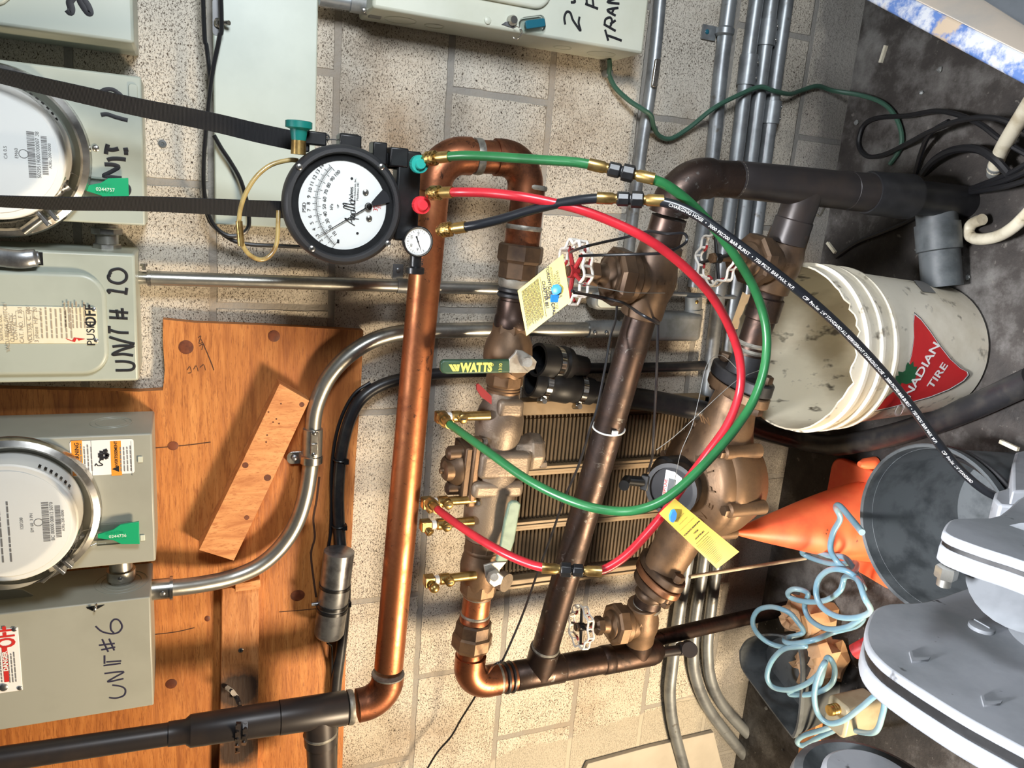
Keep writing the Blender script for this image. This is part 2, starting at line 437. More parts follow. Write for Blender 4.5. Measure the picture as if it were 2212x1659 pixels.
M['cone'] = simple('orange_cone', srgb(244, 112, 66), .5, c2=srgb(232, 84, 54), sc=9, c3=srgb(120, 60, 44), sc3=40, lo3=.69, hi3=.74)
M['bucket'] = simple('dirty_white_pail', srgb(226, 218, 200), .5, c2=srgb(206, 196, 174), sc=8, c3=srgb(104, 94, 78), sc3=30, lo3=.60, hi3=.72)
M['bucketin'] = simple('grimy_pail_inside', srgb(214, 206, 184), .55, c2=srgb(182, 170, 146), sc=7, c3=srgb(84, 76, 64), sc3=34, lo3=.61, hi3=.71, stretch=(1, 1, .5))
M['tri'] = simple('red_logo', srgb(206, 40, 42), .5, c2=srgb(190, 34, 38), sc=10)
M['leafg'] = simple('green_logo', srgb(30, 88, 52), .5)
M['tan'] = simple('tan_enamel', srgb(142, 120, 90), .5, .15, c2=srgb(124, 104, 78), sc=12)
M['tand'] = simple('tan_enamel_louvre', srgb(98, 82, 62), .55, .1, c2=srgb(78, 66, 50), sc=8)
M['card'] = simple('cardboard', srgb(196, 164, 120), .8, c2=srgb(180, 146, 104), sc=20)
M['kraft'] = simple('kraft_paper', srgb(186, 148, 110), .8, c2=srgb(162, 126, 92), sc=14)
M['jug'] = simple('cloudy_plastic', srgb(168, 158, 132), .4, c2=srgb(150, 138, 112), sc=14)
M['coil'] = simple('blue_air_hose', srgb(112, 150, 168), .3, c2=srgb(134, 160, 168), sc=12)
M['mach'] = simple('glare_grey_casting', srgb(146, 149, 154), .62, .1, c2=srgb(122, 126, 130), sc=6, c3=srgb(60, 60, 62), sc3=30, lo3=.68, hi3=.74, bs=.15, bsc=120)  # pale tone stands in for the glare veiling this corner
M['machd'] = simple('dark_grey_casting', srgb(112, 116, 120), .55, .1, c2=srgb(88, 92, 96), sc=9, c3=srgb(52, 52, 54), sc3=34, lo3=.68, hi3=.74)
def mat_beam():
    m, nt, b = newmat('peeling_paint')
    v = coords(nt)
    c = mix(nt, mrange(nt, noise(nt, v, 16, 6, .7), .42, .53), srgb(158, 160, 164), srgb(66, 92, 140))
    c = mix(nt, mrange(nt, noise(nt, v, 13, 5, .6), .55, .60), c, srgb(150, 134, 114))
    L(nt, c, b.inputs['Base Color']); b.inputs['Roughness'].default_value = .6
    bump(nt, b, noise(nt, v, 60, 4), .3, .002); return m
M['beam'] = mat_beam()
M['beamtop'] = simple('weathered_beige_paint', srgb(172, 160, 146), .6, c2=srgb(156, 150, 142), sc=10, c3=srgb(116, 136, 158), sc3=14, lo3=.64, hi3=.74)
M['whitedirty'] = simple('dirty_white_pipe', srgb(210, 202, 180), .45, c2=srgb(176, 164, 138), sc=20, c3=srgb(90, 80, 66), sc3=40, lo3=.66, hi3=.72)
M['slab'] = simple('white_board', srgb(178, 170, 156), .55, c2=srgb(164, 156, 142), sc=5)
def mat_glass(name, col=(1, 1, 1, 1), rough=.02):
    m, nt, b = newmat(name); b.inputs['Base Color'].default_value = col; b.inputs['Roughness'].default_value = rough
    b.inputs['Transmission Weight'].default_value = 1; b.inputs['IOR'].default_value = 1.3; return m
M['glass'] = mat_glass('clear_cover'); M['clear'] = mat_glass('clear_plastic', (.95, .97, .98, 1), .08)
M['amber'] = simple('amber_tube', srgb(176, 152, 96), .25, c2=srgb(120, 90, 50), sc=40, coat=.4)
def mat_thin(name, tint=(.98, .985, .985, 1), fac=.0, rough=.04):
    m = bpy.data.materials.new(name); m.use_nodes = True; nt = m.node_tree
    nt.nodes.remove(nt.nodes['Principled BSDF']); out = nt.nodes['Material Output']
    t = N(nt, 'ShaderNodeBsdfTransparent'); t.inputs[0].default_value = tint
    g = N(nt, 'ShaderNodeBsdfGlossy'); g.inputs['Roughness'].default_value = rough
    fr = N(nt, 'ShaderNodeFresnel'); fr.inputs[0].default_value = 1.22
    a = N(nt, 'ShaderNodeMath', operation='ADD'); L(nt, fr.outputs[0], a.inputs[0]); a.inputs[1].default_value = fac * .3
    mx = N(nt, 'ShaderNodeMixShader'); L(nt, a.outputs[0], mx.inputs[0]); L(nt, t.outputs[0], mx.inputs[1]); L(nt, g.outputs[0], mx.inputs[2])
    L(nt, mx.outputs[0], out.inputs[0]); return m
M['glass'] = mat_thin('clear_cover'); M['clear'] = mat_thin('clear_plastic', (.9, .93, .93, 1), .3, .15)
# ================================================================ setting
struct(MB().bb(-3.0, 3.0, 0, .2, FL, 2.2), 'wall_back', M['cmu'])
struct(MB().bb(-3.0, 3.0, -3.4, .2, FL - .1, FL), 'floor', M['floor'])
# plywood backboard, L shaped with a rough notch, grain running along the wall
T = -.022
def xz(px, py, y): p = P(px, py, y); return (p.x, p.z)
pl = [(352, 690), (420, 697), (560, 702), (640, 706), (785, 714), (779, 850), (768, 1000), (758, 1200), (748, 1400), (738, 1700)]
out = [P(a, b, T) for a, b in pl] + [P(-260, 1830, T), P(-260, 834, T), P(120, 842, T), P(300, 846, T), P(352, 843, T), P(356, 800, T), P(352, 740, T)]
mb = MB().poly(out, V((0, -T - .001, 0)))
nf = len(mb.f)
mb.m = [1] * len(mb.f); mb.m[-2] = 0; mb.m[-1] = 0
for kx, ky, rx, ry in ((402, 750, 14, 14), (592, 726, 12, 12), (374, 963, 10, 9), (643, 1286, 14, 12), (370, 1477, 10, 10), (448, 1336, 5, 6)):
    c = P(kx, ky, T); s_ = (c - CC).length / CF
    mb.mat(2).lathe([(-.001, rx * s_), (.0006, rx * s_), (.0008, rx * s_ * .9)], c, -EY, 20, sy=ry / rx)
mb.mat(3)
for a in ([(330, 968), (400, 962), (455, 955)], [(330, 1371), (380, 1365), (420, 1356)], [(603, 1322), (650, 1318), (690, 1314)], [(438, 740), (455, 780), (462, 800)]):
    mb.add(strokes([a], T, .0016))
# long split in the veneer
mb.add(strokes([[(690, 1030), (684, 1080), (677, 1120), (680, 1160), (672, 1195), (676, 1240), (683, 1290)]], T, .004))
# pencilled notes on the board
mb.mat(3)
for q in ([(428, 730), (434, 726), (430, 742), (437, 740)], [(430, 748), (438, 744), (436, 756)], [(404, 800), (410, 792), (413, 804), (406, 806)], [(418, 798), (424, 790), (428, 802)], [(432, 794), (440, 788), (444, 800)], [(434, 732), (448, 764), (462, 800)]):
    mb.add(strokes([q], T, .0011))
solo(mb, 'plywood_backboard', [M['ply'], M['plyedge'], M['knot'], M['pencil']], 'orange-brown notched plywood backboard fixed flat to the block wall', 'plywood board', ang=30)
# long plank screwed over the plywood
B0 = T; B1 = T - .02
mb = MB().poly([P(479, 1272, B1), P(559, 1258, B1), P(559, 1400, B1), P(556, 1800, B1), P(470, 1800, B1), P(478, 1400, B1)], V((0, -B1 + B0 - .0005, 0)))
plank = solo(mb, 'wooden_plank', M['plank'], 'narrow orange plank screwed to the plywood behind the black pipe', 'plank', bevel=.0015)
mb = MB(); c = P(520, 1404, B1); mb.lathe([(0, .0045), (.0014, .0045), (.002, .003)], c, -EY, 14); mb.mat(1).box(c - EY * .0021, .006, .0008, .0012).box(c - EY * .0021, .0012, .0008, .006)
part(mb, 'screw', [M['steel'], M['ink']], plank, 'small silver screw head')
c = P(351, 311, 0)
solo(MB().lathe([(0, .006), (.002, .0062), (.0026, .005), (.0024, .0025), (.001, .002)], c, -EY, 18), 'wall_anchor', M['darkgrey'], 'small dark plastic wall anchor in the block right of the UNIT 1 box', 'wall plug')
# little stick wedged at the top of the plank
mb = MB().poly([P(508, 1262, T - .03), P(562, 1252, T - .03), P(563, 1266, T - .03), P(560, 1272, T - .03), P(508, 1279, T - .03)], V((0, .03 - .0005, 0)))
solo(mb, 'wood_scrap', M['stud'], 'short scrap of wood above the narrow plank, below the bent conduit', 'wood scrap', bevel=.001)
# diagonal two by four offcut
A = T - .038
mb = MB().poly([P(604, 829, A), P(668, 866, A), P(580, 1055, A), P(505, 1211, A), P(430, 1188, A), P(520, 1005, A)], V((0, .0375, 0)))
mb.mat(1)
for a, b in ((607, 872), (597, 905), (577, 940), (580, 890), (590, 912), (603, 915), (575, 955)):
    mb.lathe([(0, .0016), (.0004, .0016)], P(a, b, A), -EY, 8)
for a, b, r in ((652, 874, 5), (578, 1032, 7), (533, 1118, 5), (530, 1005, 6)):
    c = P(a, b, A); mb.lathe([(0, r * .0009), (.0004, r * .0009)], c, -EY, 12)
solo(mb, 'wood_offcut', [M['stud'], M['knot']], 'pale diagonal wooden offcut leaning on the plywood left of the bent conduit', 'wood block', bevel=.002)
# white board lying at the foot of the wall, lower left of the place
mb = MB().poly([P(1270, 1650, -.012), P(1400, 1615, -.012), P(1542, 1582, -.012), P(1556, 1640, -.012), P(1580, 1720, -.012), P(1570, 1800, -.012), P(1200, 1800, -.012)], V((0, .0115, 0)))
solo(mb, 'white_board', M['slab'], 'pale white board against the wall behind the curved conduits', 'board', bevel=.001)
# ================================================================ electrical boxes
def boxof(x0, x1, z0, z1, yf, yb=-.001): return MB().bb(x0, x1, yf, yb, z0, z1)
def screw(c, r, mats=True, d=None):
    d = d or -EY
    mb = MB().lathe([(0, r), (r * .35, r), (r * .6, r * .6)], c, d, 14)
    return mb
# ---- top-left box with the brushed figure
yf = -.14; c = P(290, 94, yf)
t = thing('switch_box', 'grey-green electrical box at the ceiling end, marked with a black 2', 'electrical box', V((c.x + .15, -.07, c.z)))
x0, z0 = c.x, c.z
part(boxof(x0, x0 + .36, z0, z0 + .4, yf), 'body', M['box'], t, bevel=.004)
cc = P(45, 24, yf)
part(MB().prism(rrect(.22, .30, .03), V((cc.x + .11, yf, cc.z + .155)), EX, EZ, .006), 'door_panel', M['box'], t, bevel=.004)
part(strokes([[(146, 20), (152, 26), (154, 18), (151, 5), (158, -6), (166, -10), (172, -4), (176, 6), (188, 24), (194, 27), (190, 14), (180, -2), (172, -20)]], yf, .0095), 'lettering', M['ink'], t)
# ---- meter base UNIT 1 and its meter
def meter_base(name, label, tr, br, yf, yb, mat, marks, mc, ringr, lipk):
    a = P(*tr, yf); b = P(*br, yf); z0 = (a.z + b.z) / 2
    t = thing('meter_socket', label, 'electrical box', V(((a.x + b.x) / 2, (yf + yb) / 2, z0)), 'electric meter bases')
    part(boxof(b.x, a.x, z0, z0 + .42, yf, yb), 'body', mat, t, bevel=.003)
    return t, a, b, z0
yf1 = -.10
t, a, b, z0 = meter_base('m', 'grey-green meter base marked UNIT 1 behind the two black straps', (306, 166), (313, 488), yf1, -.001, M['box'], None, None, None, None)
part(strokes([[(235, 421), (255, 426), (272, 422), (279, 412), (276, 402), (262, 394), (246, 392), (233, 391)],
  [(263, 385), (246, 383), (224, 380), (238, 372), (256, 361), (244, 356), (226, 355)], [(272, 345), (258, 343), (242, 343), (232, 346)], [(229, 333), (230, 324), (233, 312)], [(231, 322), (243, 324), (256, 321)],
  [(268, 330), (277, 331)], [(267, 324), (277, 323)], [(218, 248), (232, 247), (250, 253), (276, 260)],
  [(216, 210), (218, 199), (230, 193), (244, 194), (254, 200), (262, 208), (258, 222), (240, 226), (222, 222), (216, 210)]], yf1, .0058), 'lettering', M['ink'], t)
part(screw(P(207, 320, yf1), .0045), 'screw', M['steel'], t)
part(MB().prism(rrect(.03, .012, .004), P(288, 205, yf1), EX, EZ, .003), 'latch', M['box'], t, bevel=.001)
def elec_meter(label, org, R, yb, lines, tag_):
    """watt-hour meter: ring, clear cover, printed dial; axis towards the room"""
    t = thing('electric_meter', label, 'electric meter', org, 'electric meters')
    o = V((org.x, yb, org.z)); n = -EY
    part(MB().lathe([(0, R * 1.0), (.012, R * 1.02), (.02, R * 1.0), (.024, R * .93), (.02, R * .9), (.0, R * .9)], o, n, 72, caps=False), 'sealing_ring', M['steel'], t)
    part(MB().lathe([(.002, R * .9), (.02, R * .9), (.03, R * .84), (.06, R * .82), (.072, R * .8), (.072, R * .1), (.072, 0)], o, n, 64, caps=False), 'cover', M['glass'], t)
    part(MB().lathe([(.002, R * .8), (.05, R * .78), (.052, R * .76), (.052, 0)], o, n, 64, caps=False), 'base', M['white'], t)
    f = part(MB().lathe([(.0525, R * .70), (.0535, R * .70), (.0535, 0)], o, n, 56, caps=False), 'dial_plate', M['dial'], t)
    mb = MB(); q = o + n * .0536
    def at(px_, pz_): return q + EX * px_ + EZ * pz_
    # bar codes and captions near the lower rim of the dial
    for bz, w, h in ((-R * .42, .060, .009), (-R * .555, .050, .007)):
        x = -w / 2
        while x < w / 2:
            ww = random.choice((.0005, .0008, .0012)); mb.box(at(x, bz), ww, h, .0004, EX, EZ); x += ww + random.choice((.0006, .001))
    mb.add(text(lines[0], at(0, -R * .49), EX, EZ, .0066, .0003)).add(text(lines[1], at(0, -R * .61), EX, EZ, .0052, .0003))
    mb.add(text(lines[2], at(0, -R * .27), EX, EZ, .0058, .0003)).torus(at(0, -R * .34), n, .0055, .0005, 20, 5)
    mb.add(text(lines[3], at(0, -R * .16), EX, EZ, .0058, .0003))
    for k in range(3): fine(mb, at(-R * .5, -R * .02 + k * .01), EX, EZ, R * .9, 1, .01, .0022)
    part(mb, 'dial_print', M['inkg'], f)
    vent = MB()
    for k in range(7):
        for sgn in (0, 1):
            a_ = math.radians((-58 if not sgn else -140) + k * 5)
            c_ = o + n * .045 + EX * (R * .815 * math.cos(a_)) + EZ * (R * .815 * math.sin(a_))
            vent.box(c_, .0035, .002, .006, EX * -math.sin(a_) + EZ * math.cos(a_), EX * math.cos(a_) + EZ * math.sin(a_))
    part(vent, 'vent_slots', M['black'], t)
    return t, o
c1 = P(-14, 327, yf1 - .03); s1 = (c1 - CC).length / CF
elec_meter('round glass electric meter on the UNIT 1 base, crossed by black straps', V((c1.x, yf1 - .03, c1.z)), 147 * s1, yf1 - .002, ('5029519000100007 38', 'A3RL-200-0000', 'EM60', 'CA 0.5'), 0)
def lock(label, cpx, yy, ang):
    """barrel lock of a meter ring: body, pin, two lugs"""
    c = P(*cpx, yy); s_ = (c - CC).length / CF
    ca, sa = math.cos(math.radians(ang)), math.sin(math.radians(ang))
    u = (-EZ * ca + EX * sa).normalized(); w = (EZ * sa + EX * ca).normalized()
    t = thing('meter_lock', label, 'lock', c, 'locks of the meter rings')
    part(MB().cyl(c + u * .03 + w * .006, c - u * .012 + w * .002, .0075).lathe([(0, .009), (.006, .009)], c + u * .030 + w * .006, u, 18), 'lock_body', M['lead'], t)
    part(MB().cyl(c - w * .012 - u * .02, c - w * .014 - u * .052, .0065), 'pin', M['steel'], t)
    for k in (-.006, -.019):
        part(MB().box(c + u * k - EY * .004, .006, .052, .018, u, w), 'lug', M['lead'], t, bevel=.0015)
    return t, c, u, w
lock('zinc barrel lock on the meter ring beside UNIT 1 lettering', (104, 436), yf1 - .03, 38)
def seal(label, o, dirn, wires, col, txt):
    """plastic padlock seal with a twisted wire: clear window, coloured wedge"""
    t = thing('security_seal', label, 'seal', o, 'plastic meter seals')
    u = dirn.normalized(); w = u.cross(-EY).normalized()
    part(MB().prism([(0, -.017), (.05, -.017), (.05, .017), (0, .017)], o, u, w, .008), 'seal_body', M['clear'], t, bevel=.0008)
    part(MB().prism([(.034, -.0165), (.06, -.019), (.06, .019), (.034, .0165), (.024, .009), (.002, .003), (.002, -.003), (.024, -.009)], o + (-EY) * .002, u, w, .004), 'seal_wedge', col, t, bevel=.0006)
    part(text(txt, o + u * .03 - EY * .0068, u, -w if (-w).cross(u).dot(EY) > 0 else w, .007, .0004), 'number', M['white'], t)
    part(MB().tube(cr([o + V(q) for q in wires[0]], 8), .0007, 6).tube(cr([o + V(q) for q in wires[1]], 8), .0007, 6), 'seal_wire', M['steel'], t)
    return t
o = P(178, 406, yf1 - .012)
seal('green plastic seal hanging from the meter lock on UNIT 1 base', o, -EZ, (((-.012, 0, .0), (.006, -.012, .03), (.006, -.015, .045), (-.012, -.015, .052)), ((.012, 0, 0), (.022, -.006, .02), (.012, -.012, .05))), M['sealg'], '0244757')
# ---- disconnect UNIT #10
yf = -.125
a = P(292, 549, yf); b = P(299, 823, yf); z0 = (a.z + b.z) / 2
t = thing('disconnect_switch', 'grey-green disconnect switch box marked UNIT #10 with ivory rating plate', 'electrical box', V(((a.x + b.x) / 2, yf / 2, z0)), 'disconnect switches')
part(boxof(b.x, a.x, z0, z0 + .46, yf), 'body', M['box'], t, bevel=.004)
c0 = P(228, 590, yf); c1 = P(238, 806, yf)
w_, h_ = c0.x - c1.x, .40
part(MB().prism(rrect(w_, h_, .035, 8), V(((c0.x + c1.x) / 2, yf + .002, (c0.z + c1.z) / 2 + h_ / 2)), EX, EZ, -.012 if False else .012), 'door_panel', M['box'], t, bevel=.007, seg=4)
yp = yf - .0105
pa = P(208, 664, yp); pb = P(214, 742, yp)
rp = part(MB().bb(pb.x, pa.x, yp - .0012, yp + .001, pa.z, pa.z + .25), 'rating_plate', M['ivory'], t, bevel=.0008)
q = lambda px, py: P(px, py, yp - .0013)
part(MB().add(text('OFF', q(196, 682), EX, EZ, .021, .0004, bold=.0005, sx=.9)).add(text('PUSH', q(197, 720), EX, EZ, .0155, .0004)), 'print_black', M['ink'], rp)
part(MB().poly([q(141, 730), q(156, 736), (q(160, 729)), q(184, 732), q(170, 736), q(166, 731), q(162, 739), q(146, 734)], V((0, -.0004, 0))), 'print_red', M['inkr'], rp)
mb = MB()
for k, (px, s_) in enumerate(((2, 'SERVICE USE'), (15, 'VACU-BREAK SWITCH'), (20, 'WITH'), (26, 'CLAMPMATIC'), (33, 'CONTACTS'))): mb.add(text(s_, q(px, 708), EX, EZ, .0072, .0004, sx=.95))
for px, s_ in ((46, 'CAT. NO.  F 351'), (64, 'VOLTS A. C. 600'), (78, '3 phase  H.P.  20')): mb.add(text(s_, q(px, 702), EX, EZ, .0075, .0004))
for (x, y, w, h) in ((44, 689, 27, 12), (64, 689, 29, 9), (66, 718, 27, 9), (80, 681, 14, 9)):
    cc = q(x, y); s_ = .00083
    for sgn in (-1, 1): mb.box(cc + EX * (sgn * w * s_ / 2), .0006, h * s_, .0004, EX, EZ).box(cc + EZ * (sgn * h * s_ / 2), w * s_, .0006, .0004, EX, EZ)
fine(mb, q(92, 730), EX, EZ, .048, 7, .0062, .002); fine(mb, q(142, 708), EX, EZ, .042, 6, .005, .0018)
part(mb, 'print_faint', M['inkl'], rp)
for p_ in ((203, 668), (208, 735)): part(screw(q(*p_), .003), 'rivet', M['lead'], rp)
part(strokes([[(250, 800), (264, 800), (283, 799), (290, 793), (287, 785), (270, 781), (249, 781)], [(288, 768), (266, 765), (243, 766), (262, 756), (288, 748), (262, 747), (243, 749)],
  [(291, 743), (262, 736), (236, 728)], [(236, 720), (236, 704)], [(238, 713), (256, 718), (278, 719)],
  [(276, 688), (236, 686)], [(277, 676), (236, 672)], [(255, 689), (252, 669)], [(266, 690), (264, 666)],
  [(238, 634), (234, 627), (256, 630), (272, 632)], [(272, 637), (274, 622)],
  [(236, 598), (240, 585), (258, 581), (272, 590), (272, 604), (258, 612), (240, 608), (234, 598), (240, 588)]], yf, .0042), 'lettering', M['ink'], t)
# lever handle on its upper-left corner
h0 = P(85, 556, yf - .008); h1 = P(-60, 548, yf - .012)
hd = part(MB().tube(cr([h1, P(0, 556, yf - .012), P(40, 560, yf - .014), P(66, 558, yf - .012), h0], 6), [.013] * 12 + [.013] * 6 + [.0125] * 4 + [.009] * 3, 14, flat=(EY, .55)), 'handle', M['lead'], t)
part(MB().bb(P(93, 573, yf).x, P(92, 545, yf).x, yf - .0006, yf + .002, P(93, 560, yf).z, P(-70, 560, yf).z), 'handle_slot', M['black'], t)
# ---- meter base 6 with warning label
yf6 = -.15
t, a, b, z0 = meter_base('m', 'warm grey meter base with orange warning label, over the UNIT #6 box', (331, 936), (334, 1213), yf6, -.023, M['box2'], 0, 0, 0, 0)
xt = a.x
part(MB().torus(V((xt + .0003, -.085, P(240, 900, -.085).z)), EX, .030, .0009, 40, 6).torus(V((xt + .0003, -.085, P(240, 900, -.085).z)), EX, .022, .0007, 36, 6), 'knockout', M['box2'], t)
la = P(150, 955, yf6); lb = P(291, 1022, yf6); lc = P(153, 1028, yf6)
st = part(MB().prism(rrect(la.x - lb.x + .001, la.z - lb.z, .004), V(((la.x + lc.x) / 2, yf6, (la.z + lb.z) / 2)), EX, EZ, .0006), 'warning_label', M['sticker'], t)
q = lambda px, py, d=.0007: P(px, py, yf6 - d)
for px in (167, 251): part(MB().box(q(px, 990), .056, .0145, .0004, EX, EZ), 'orange_band', M['orange'], st)
mb = MB()
mb.add(text('WARNING', q(167, 982, .001), EX, EZ, .0078, .0003, bold=.0001)).add(text('AVERTISSEMENT', q(251, 981, .001), EX, EZ, .0058, .0003, bold=.0001))
for px in (167, 251):
    c_ = q(px, 1013, .001); mb.poly([c_ + EX * -.005 - EZ * .004, c_ + EX * .005 - EZ * .004, c_ + EZ * .0055], V((0, -.0003, 0)))
# hand near an arc
for k, (x_, y_) in enumerate(((215, 976), (212, 981), (212, 986), (215, 991))): mb.add(strokes([[(224, y_ + 1), (x_, y_)]], yf6 - .0007, .0034))
mb.add(strokes([[(228, 983), (236, 984)], [(226, 977), (231, 984), (226, 991)], [(230, 978), (230, 991)], [(224, 975), (232, 972)]], yf6 - .0007, .0052))
mb.add(strokes([[(205, 1007), (208, 1002), (212, 1006), (222, 1004), (214, 998), (220, 992)]], yf6 - .0007, .0016))
for x_ in (158, 198, 284): mb.box(q(x_, 990), .056, .0004, .0003, EX, EZ)
part(mb, 'black_print', M['ink'], st)
mb = MB(); fine(mb, q(177, 1018), EX, EZ, .047, 4, .0046, .0016); fine(mb, q(262, 1018), EX, EZ, .047, 4, .0046, .0016); part(mb, 'fine_print', M['inkg'], st)
part(MB().prism(rrect(.010, .007, .001), P(303, 992, yf6), EX, EZ, .002), 'embossed_tab', M['boxw'], t, bevel=.0006)
part(MB().prism(rrect(.010, .007, .001), P(308, 1161, yf6), EX, EZ, .002), 'embossed_tab', M['boxw'], t, bevel=.0006)
c6 = P(22, 1118, yf6 - .03); s6 = (c6 - CC).length / CF
elec_meter('round glass electric meter on the base with the orange warning label', V((c6.x, yf6 - .03, c6.z)), 142 * s6, yf6 - .002, ('BC 00000 00812 5070', 'A3RL-200-0000', 'EM 60  3 PH', '120/208'), 0)
lock('zinc barrel lock on the meter ring above the UNIT #6 box', (136, 1190), yf6 - .03, 40)
o = P(208, 1158, yf6 - .012)
seal('green plastic seal hanging below the meter with the warning label', o, -EZ, (((-.012, 0, .0), (-.016, -.006, .02), (-.014, -.006, .045)), ((.012, 0, 0), (.012, -.006, .02), (-.004, -.012, .05))), M['sealg'], '0244736')
# ---- disconnect UNIT #6
yf = -.148
a = P(327, 1289, yf); b = P(330, 1524, yf); z0 = (a.z + b.z) / 2
t = thing('disconnect_switch', 'warm grey disconnect switch box marked UNIT #6, lowest on the plywood', 'electrical box', V(((a.x + b.x) / 2, yf / 2, z0)), 'disconnect switches')
part(boxof(b.x, a.x, z0, z0 + .5, yf, -.023), 'body', M['box2'], t, bevel=.0025)
xt = a.x
kc = V((xt + .0003, -.085, P(262, 1240, -.085).z))
part(MB().torus(kc, EX, .040, .001, 40, 6).torus(kc, EX, .031, .001, 40, 6).lathe([(0, .026), (.0004, .026)], kc, EX, 32), 'knockout', M['box2'], t)
part(strokes([[(236, 1507), (252, 1508), (268, 1502), (271, 1490), (262, 1483), (243, 1480)], [(267, 1466), (233, 1473), (250, 1462), (267, 1451), (226, 1455)],
  [(261, 1433), (224, 1438)], [(262, 1428), (230, 1430)], [(226, 1434), (226, 1416)], [(214, 1394), (248, 1390)], [(219, 1404), (249, 1398)], [(221, 1381), (234, 1408)], [(236, 1380), (247, 1405)],
  [(207, 1353), (220, 1364), (240, 1369), (256, 1366), (264, 1354), (258, 1341), (248, 1338), (240, 1346), (240, 1360), (246, 1367)]], yf, .0027), 'lettering', M['inkb'], t)
part(MB().poly([P(187, 1311, yf), P(226, 1306, yf), P(214, 1313, yf), P(200, 1319, yf), P(188, 1314, yf)], V((0, -.001, 0))), 'hasp_slot', M['black'], t)
part(MB().torus(P(206, 1313, yf - .003), EZ + EX * .3, .0055, .0016, 20, 8), 'hasp_eye', M['steel'], t)
pa = P(36, 1355, yf); pb = P(49, 1490, yf)
rp = part(MB().bb(P(49, 1490, yf).x, pa.x, yf - .001, yf + .001, P(44, 1420, yf).z, P(-160, 1400, yf).z), 'rating_plate', M['sticker'], t, bevel=.0006)
q = lambda px, py: P(px, py, yf - .0011)
part(MB().add(text('OFF', q(14, 1376), EX, EZ, .034, .0004, bold=.0010, sx=.62)).bb(q(12, 1473).x, q(12, 1396).x, yf - .0015, yf - .0011, q(18, 1430).z, q(6, 1430).z), 'print_red', M['inkr'], rp)
part(text('DANGER', q(12, 1428), EX, EZ, .0085, .0008, bold=.0004), 'print_white', M['white'], rp)
mb = MB(); fine(mb, q(-2, 1474), EX, EZ, .06, 2, .004, .0016); fine(mb, q(22, 1474), EX, EZ, .06, 3, .004, .0016); part(mb, 'print_faint', M['inkg'], rp)
for p_ in ((31, 1359), (43, 1486)): part(screw(q(*p_), .0035), 'rivet', M['lead'], rp)
part(screw(q(8, 1484), .006), 'screw', M['lead'], rp)
# bent operating handle in the gap above it
yy = -.10
mb = MB().poly([P(-20, 1268, yy), P(50, 1272, yy), P(73, 1284, yy), P(50, 1300, yy), P(-20, 1318, yy)], V((0, -.0025, 0)))
mb2 = MB().poly([P(0, 1297, yy - .003), P(38, 1294, yy - .003), P(34, 1302, yy - .003), P(0, 1308, yy - .003)], V((0, -.0008, 0)))
hd = part(mb, 'handle', M['box2'], t, bevel=.0008); part(mb2, 'handle_slot', M['black'], hd)
# ---- flat wireway cover
yw = -.035
a = P(683, -30, yw); b = P(683, 497, yw); c = P(463, 300, yw)
t = thing('wireway', 'long pale grey-green wireway cover on the wall behind the hanging gauge', 'electrical trough', V((b.x + .2, yw / 2, b.z)))
part(boxof(b.x, b.x + .75, P(683, 250, yw).z, c.z, yw), 'cover', M['panel'], t, bevel=.0025)
sl = P(462, 37, yw); part(MB().prism(rrect(.052, .010, .005), sl - EZ * .003, EX, EZ, .0008), 'slot', M['black'], t)
part(MB().lathe([(0, .008), (.004, .008), (.005, .0035), (.024, .0035)], sl - EZ * .006 - EX * .008, (-EY - EZ * .8).normalized(), 16).nut(sl - EZ * .006 - EX * .008, (-EY - EZ * .8).normalized(), .0075, .006), 'bolt', M['steel'], t)
# ---- box marked TRANS at the top right
yt = -.112
bl = P(805, 12, yt); br = P(1389, 121, yt)
x0 = (bl.x + br.x) / 2
t = thing('transformer_disconnect', 'pale enamel switch box with black TRAN lettering and blue-green seal', 'electrical box', V((x0 + .1, yt / 2, br.z)))
part(boxof(x0, x0 + .4, br.z, bl.z, yt), 'body', M['boxw'], t, bevel=.005)
dc = P(1185, 33, yt); dl = P(855, 0, yt)
part(MB().prism(rrect(.30, abs(dl.z - dc.z), .03, 8), V((dc.x + .155, yt + .002, (dl.z + dc.z) / 2)), EX, EZ, .011), 'door_panel', M['boxw'], t, bevel=.006, seg=4)
wz = P(1163, 8, yt)
part(MB().prism(rrect(.2, abs(dl.z - wz.z) * .82, .02), V((wz.x + .115, yt - .0085, (dl.z + wz.z) / 2)), EX, EZ, .004), 'inner_panel', M['box'], t, bevel=.003)
part(strokes([[(1221, 53), (1219, 38), (1224, 26), (1232, 28), (1237, 42), (1246, 56), (1254, 66), (1250, 50), (1252, 36)],
   [(1233, 5), (1242, 4), (1238, -6)], [(1292, 19), (1264, 8)], [(1268, 12), (1266, -20)], [(1282, 14), (1280, -4)],
   [(1314, 88), (1307, 64)], [(1310, 76), (1328, 82), (1343, 88)],
   [(1330, 67), (1304, 52)], [(1306, 54), (1308, 42), (1318, 38), (1322, 46), (1318, 58)], [(1318, 52), (1330, 44)],
   [(1330, 34), (1312, 22), (1336, 17)], [(1322, 28), (1326, 19)], [(1338, 8), (1312, 4), (1334, -6), (1312, -12)]], yt, .0042), 'lettering', M['ink'], t)
part(screw(P(1053, 44, yt), .006), 'rivet', M['boxw'], t)
for px, py, r_ in ((865, 42, .026), (938, 58, .016), (1215, 104, .016), (1298, 122, .026)):
    c = V((x0 - .0003, -.055, P(px, py, -.055).z)); part(MB().torus(c, EX, r_, .0008, 32, 6), 'knockout', M['boxw'], t)
lt = P(1105, 45, yt)
la_ = part(MB().lathe([(0, .009), (.008, .008), (.012, .006)], lt, -EY, 20), 'latch', M['steel'], t)
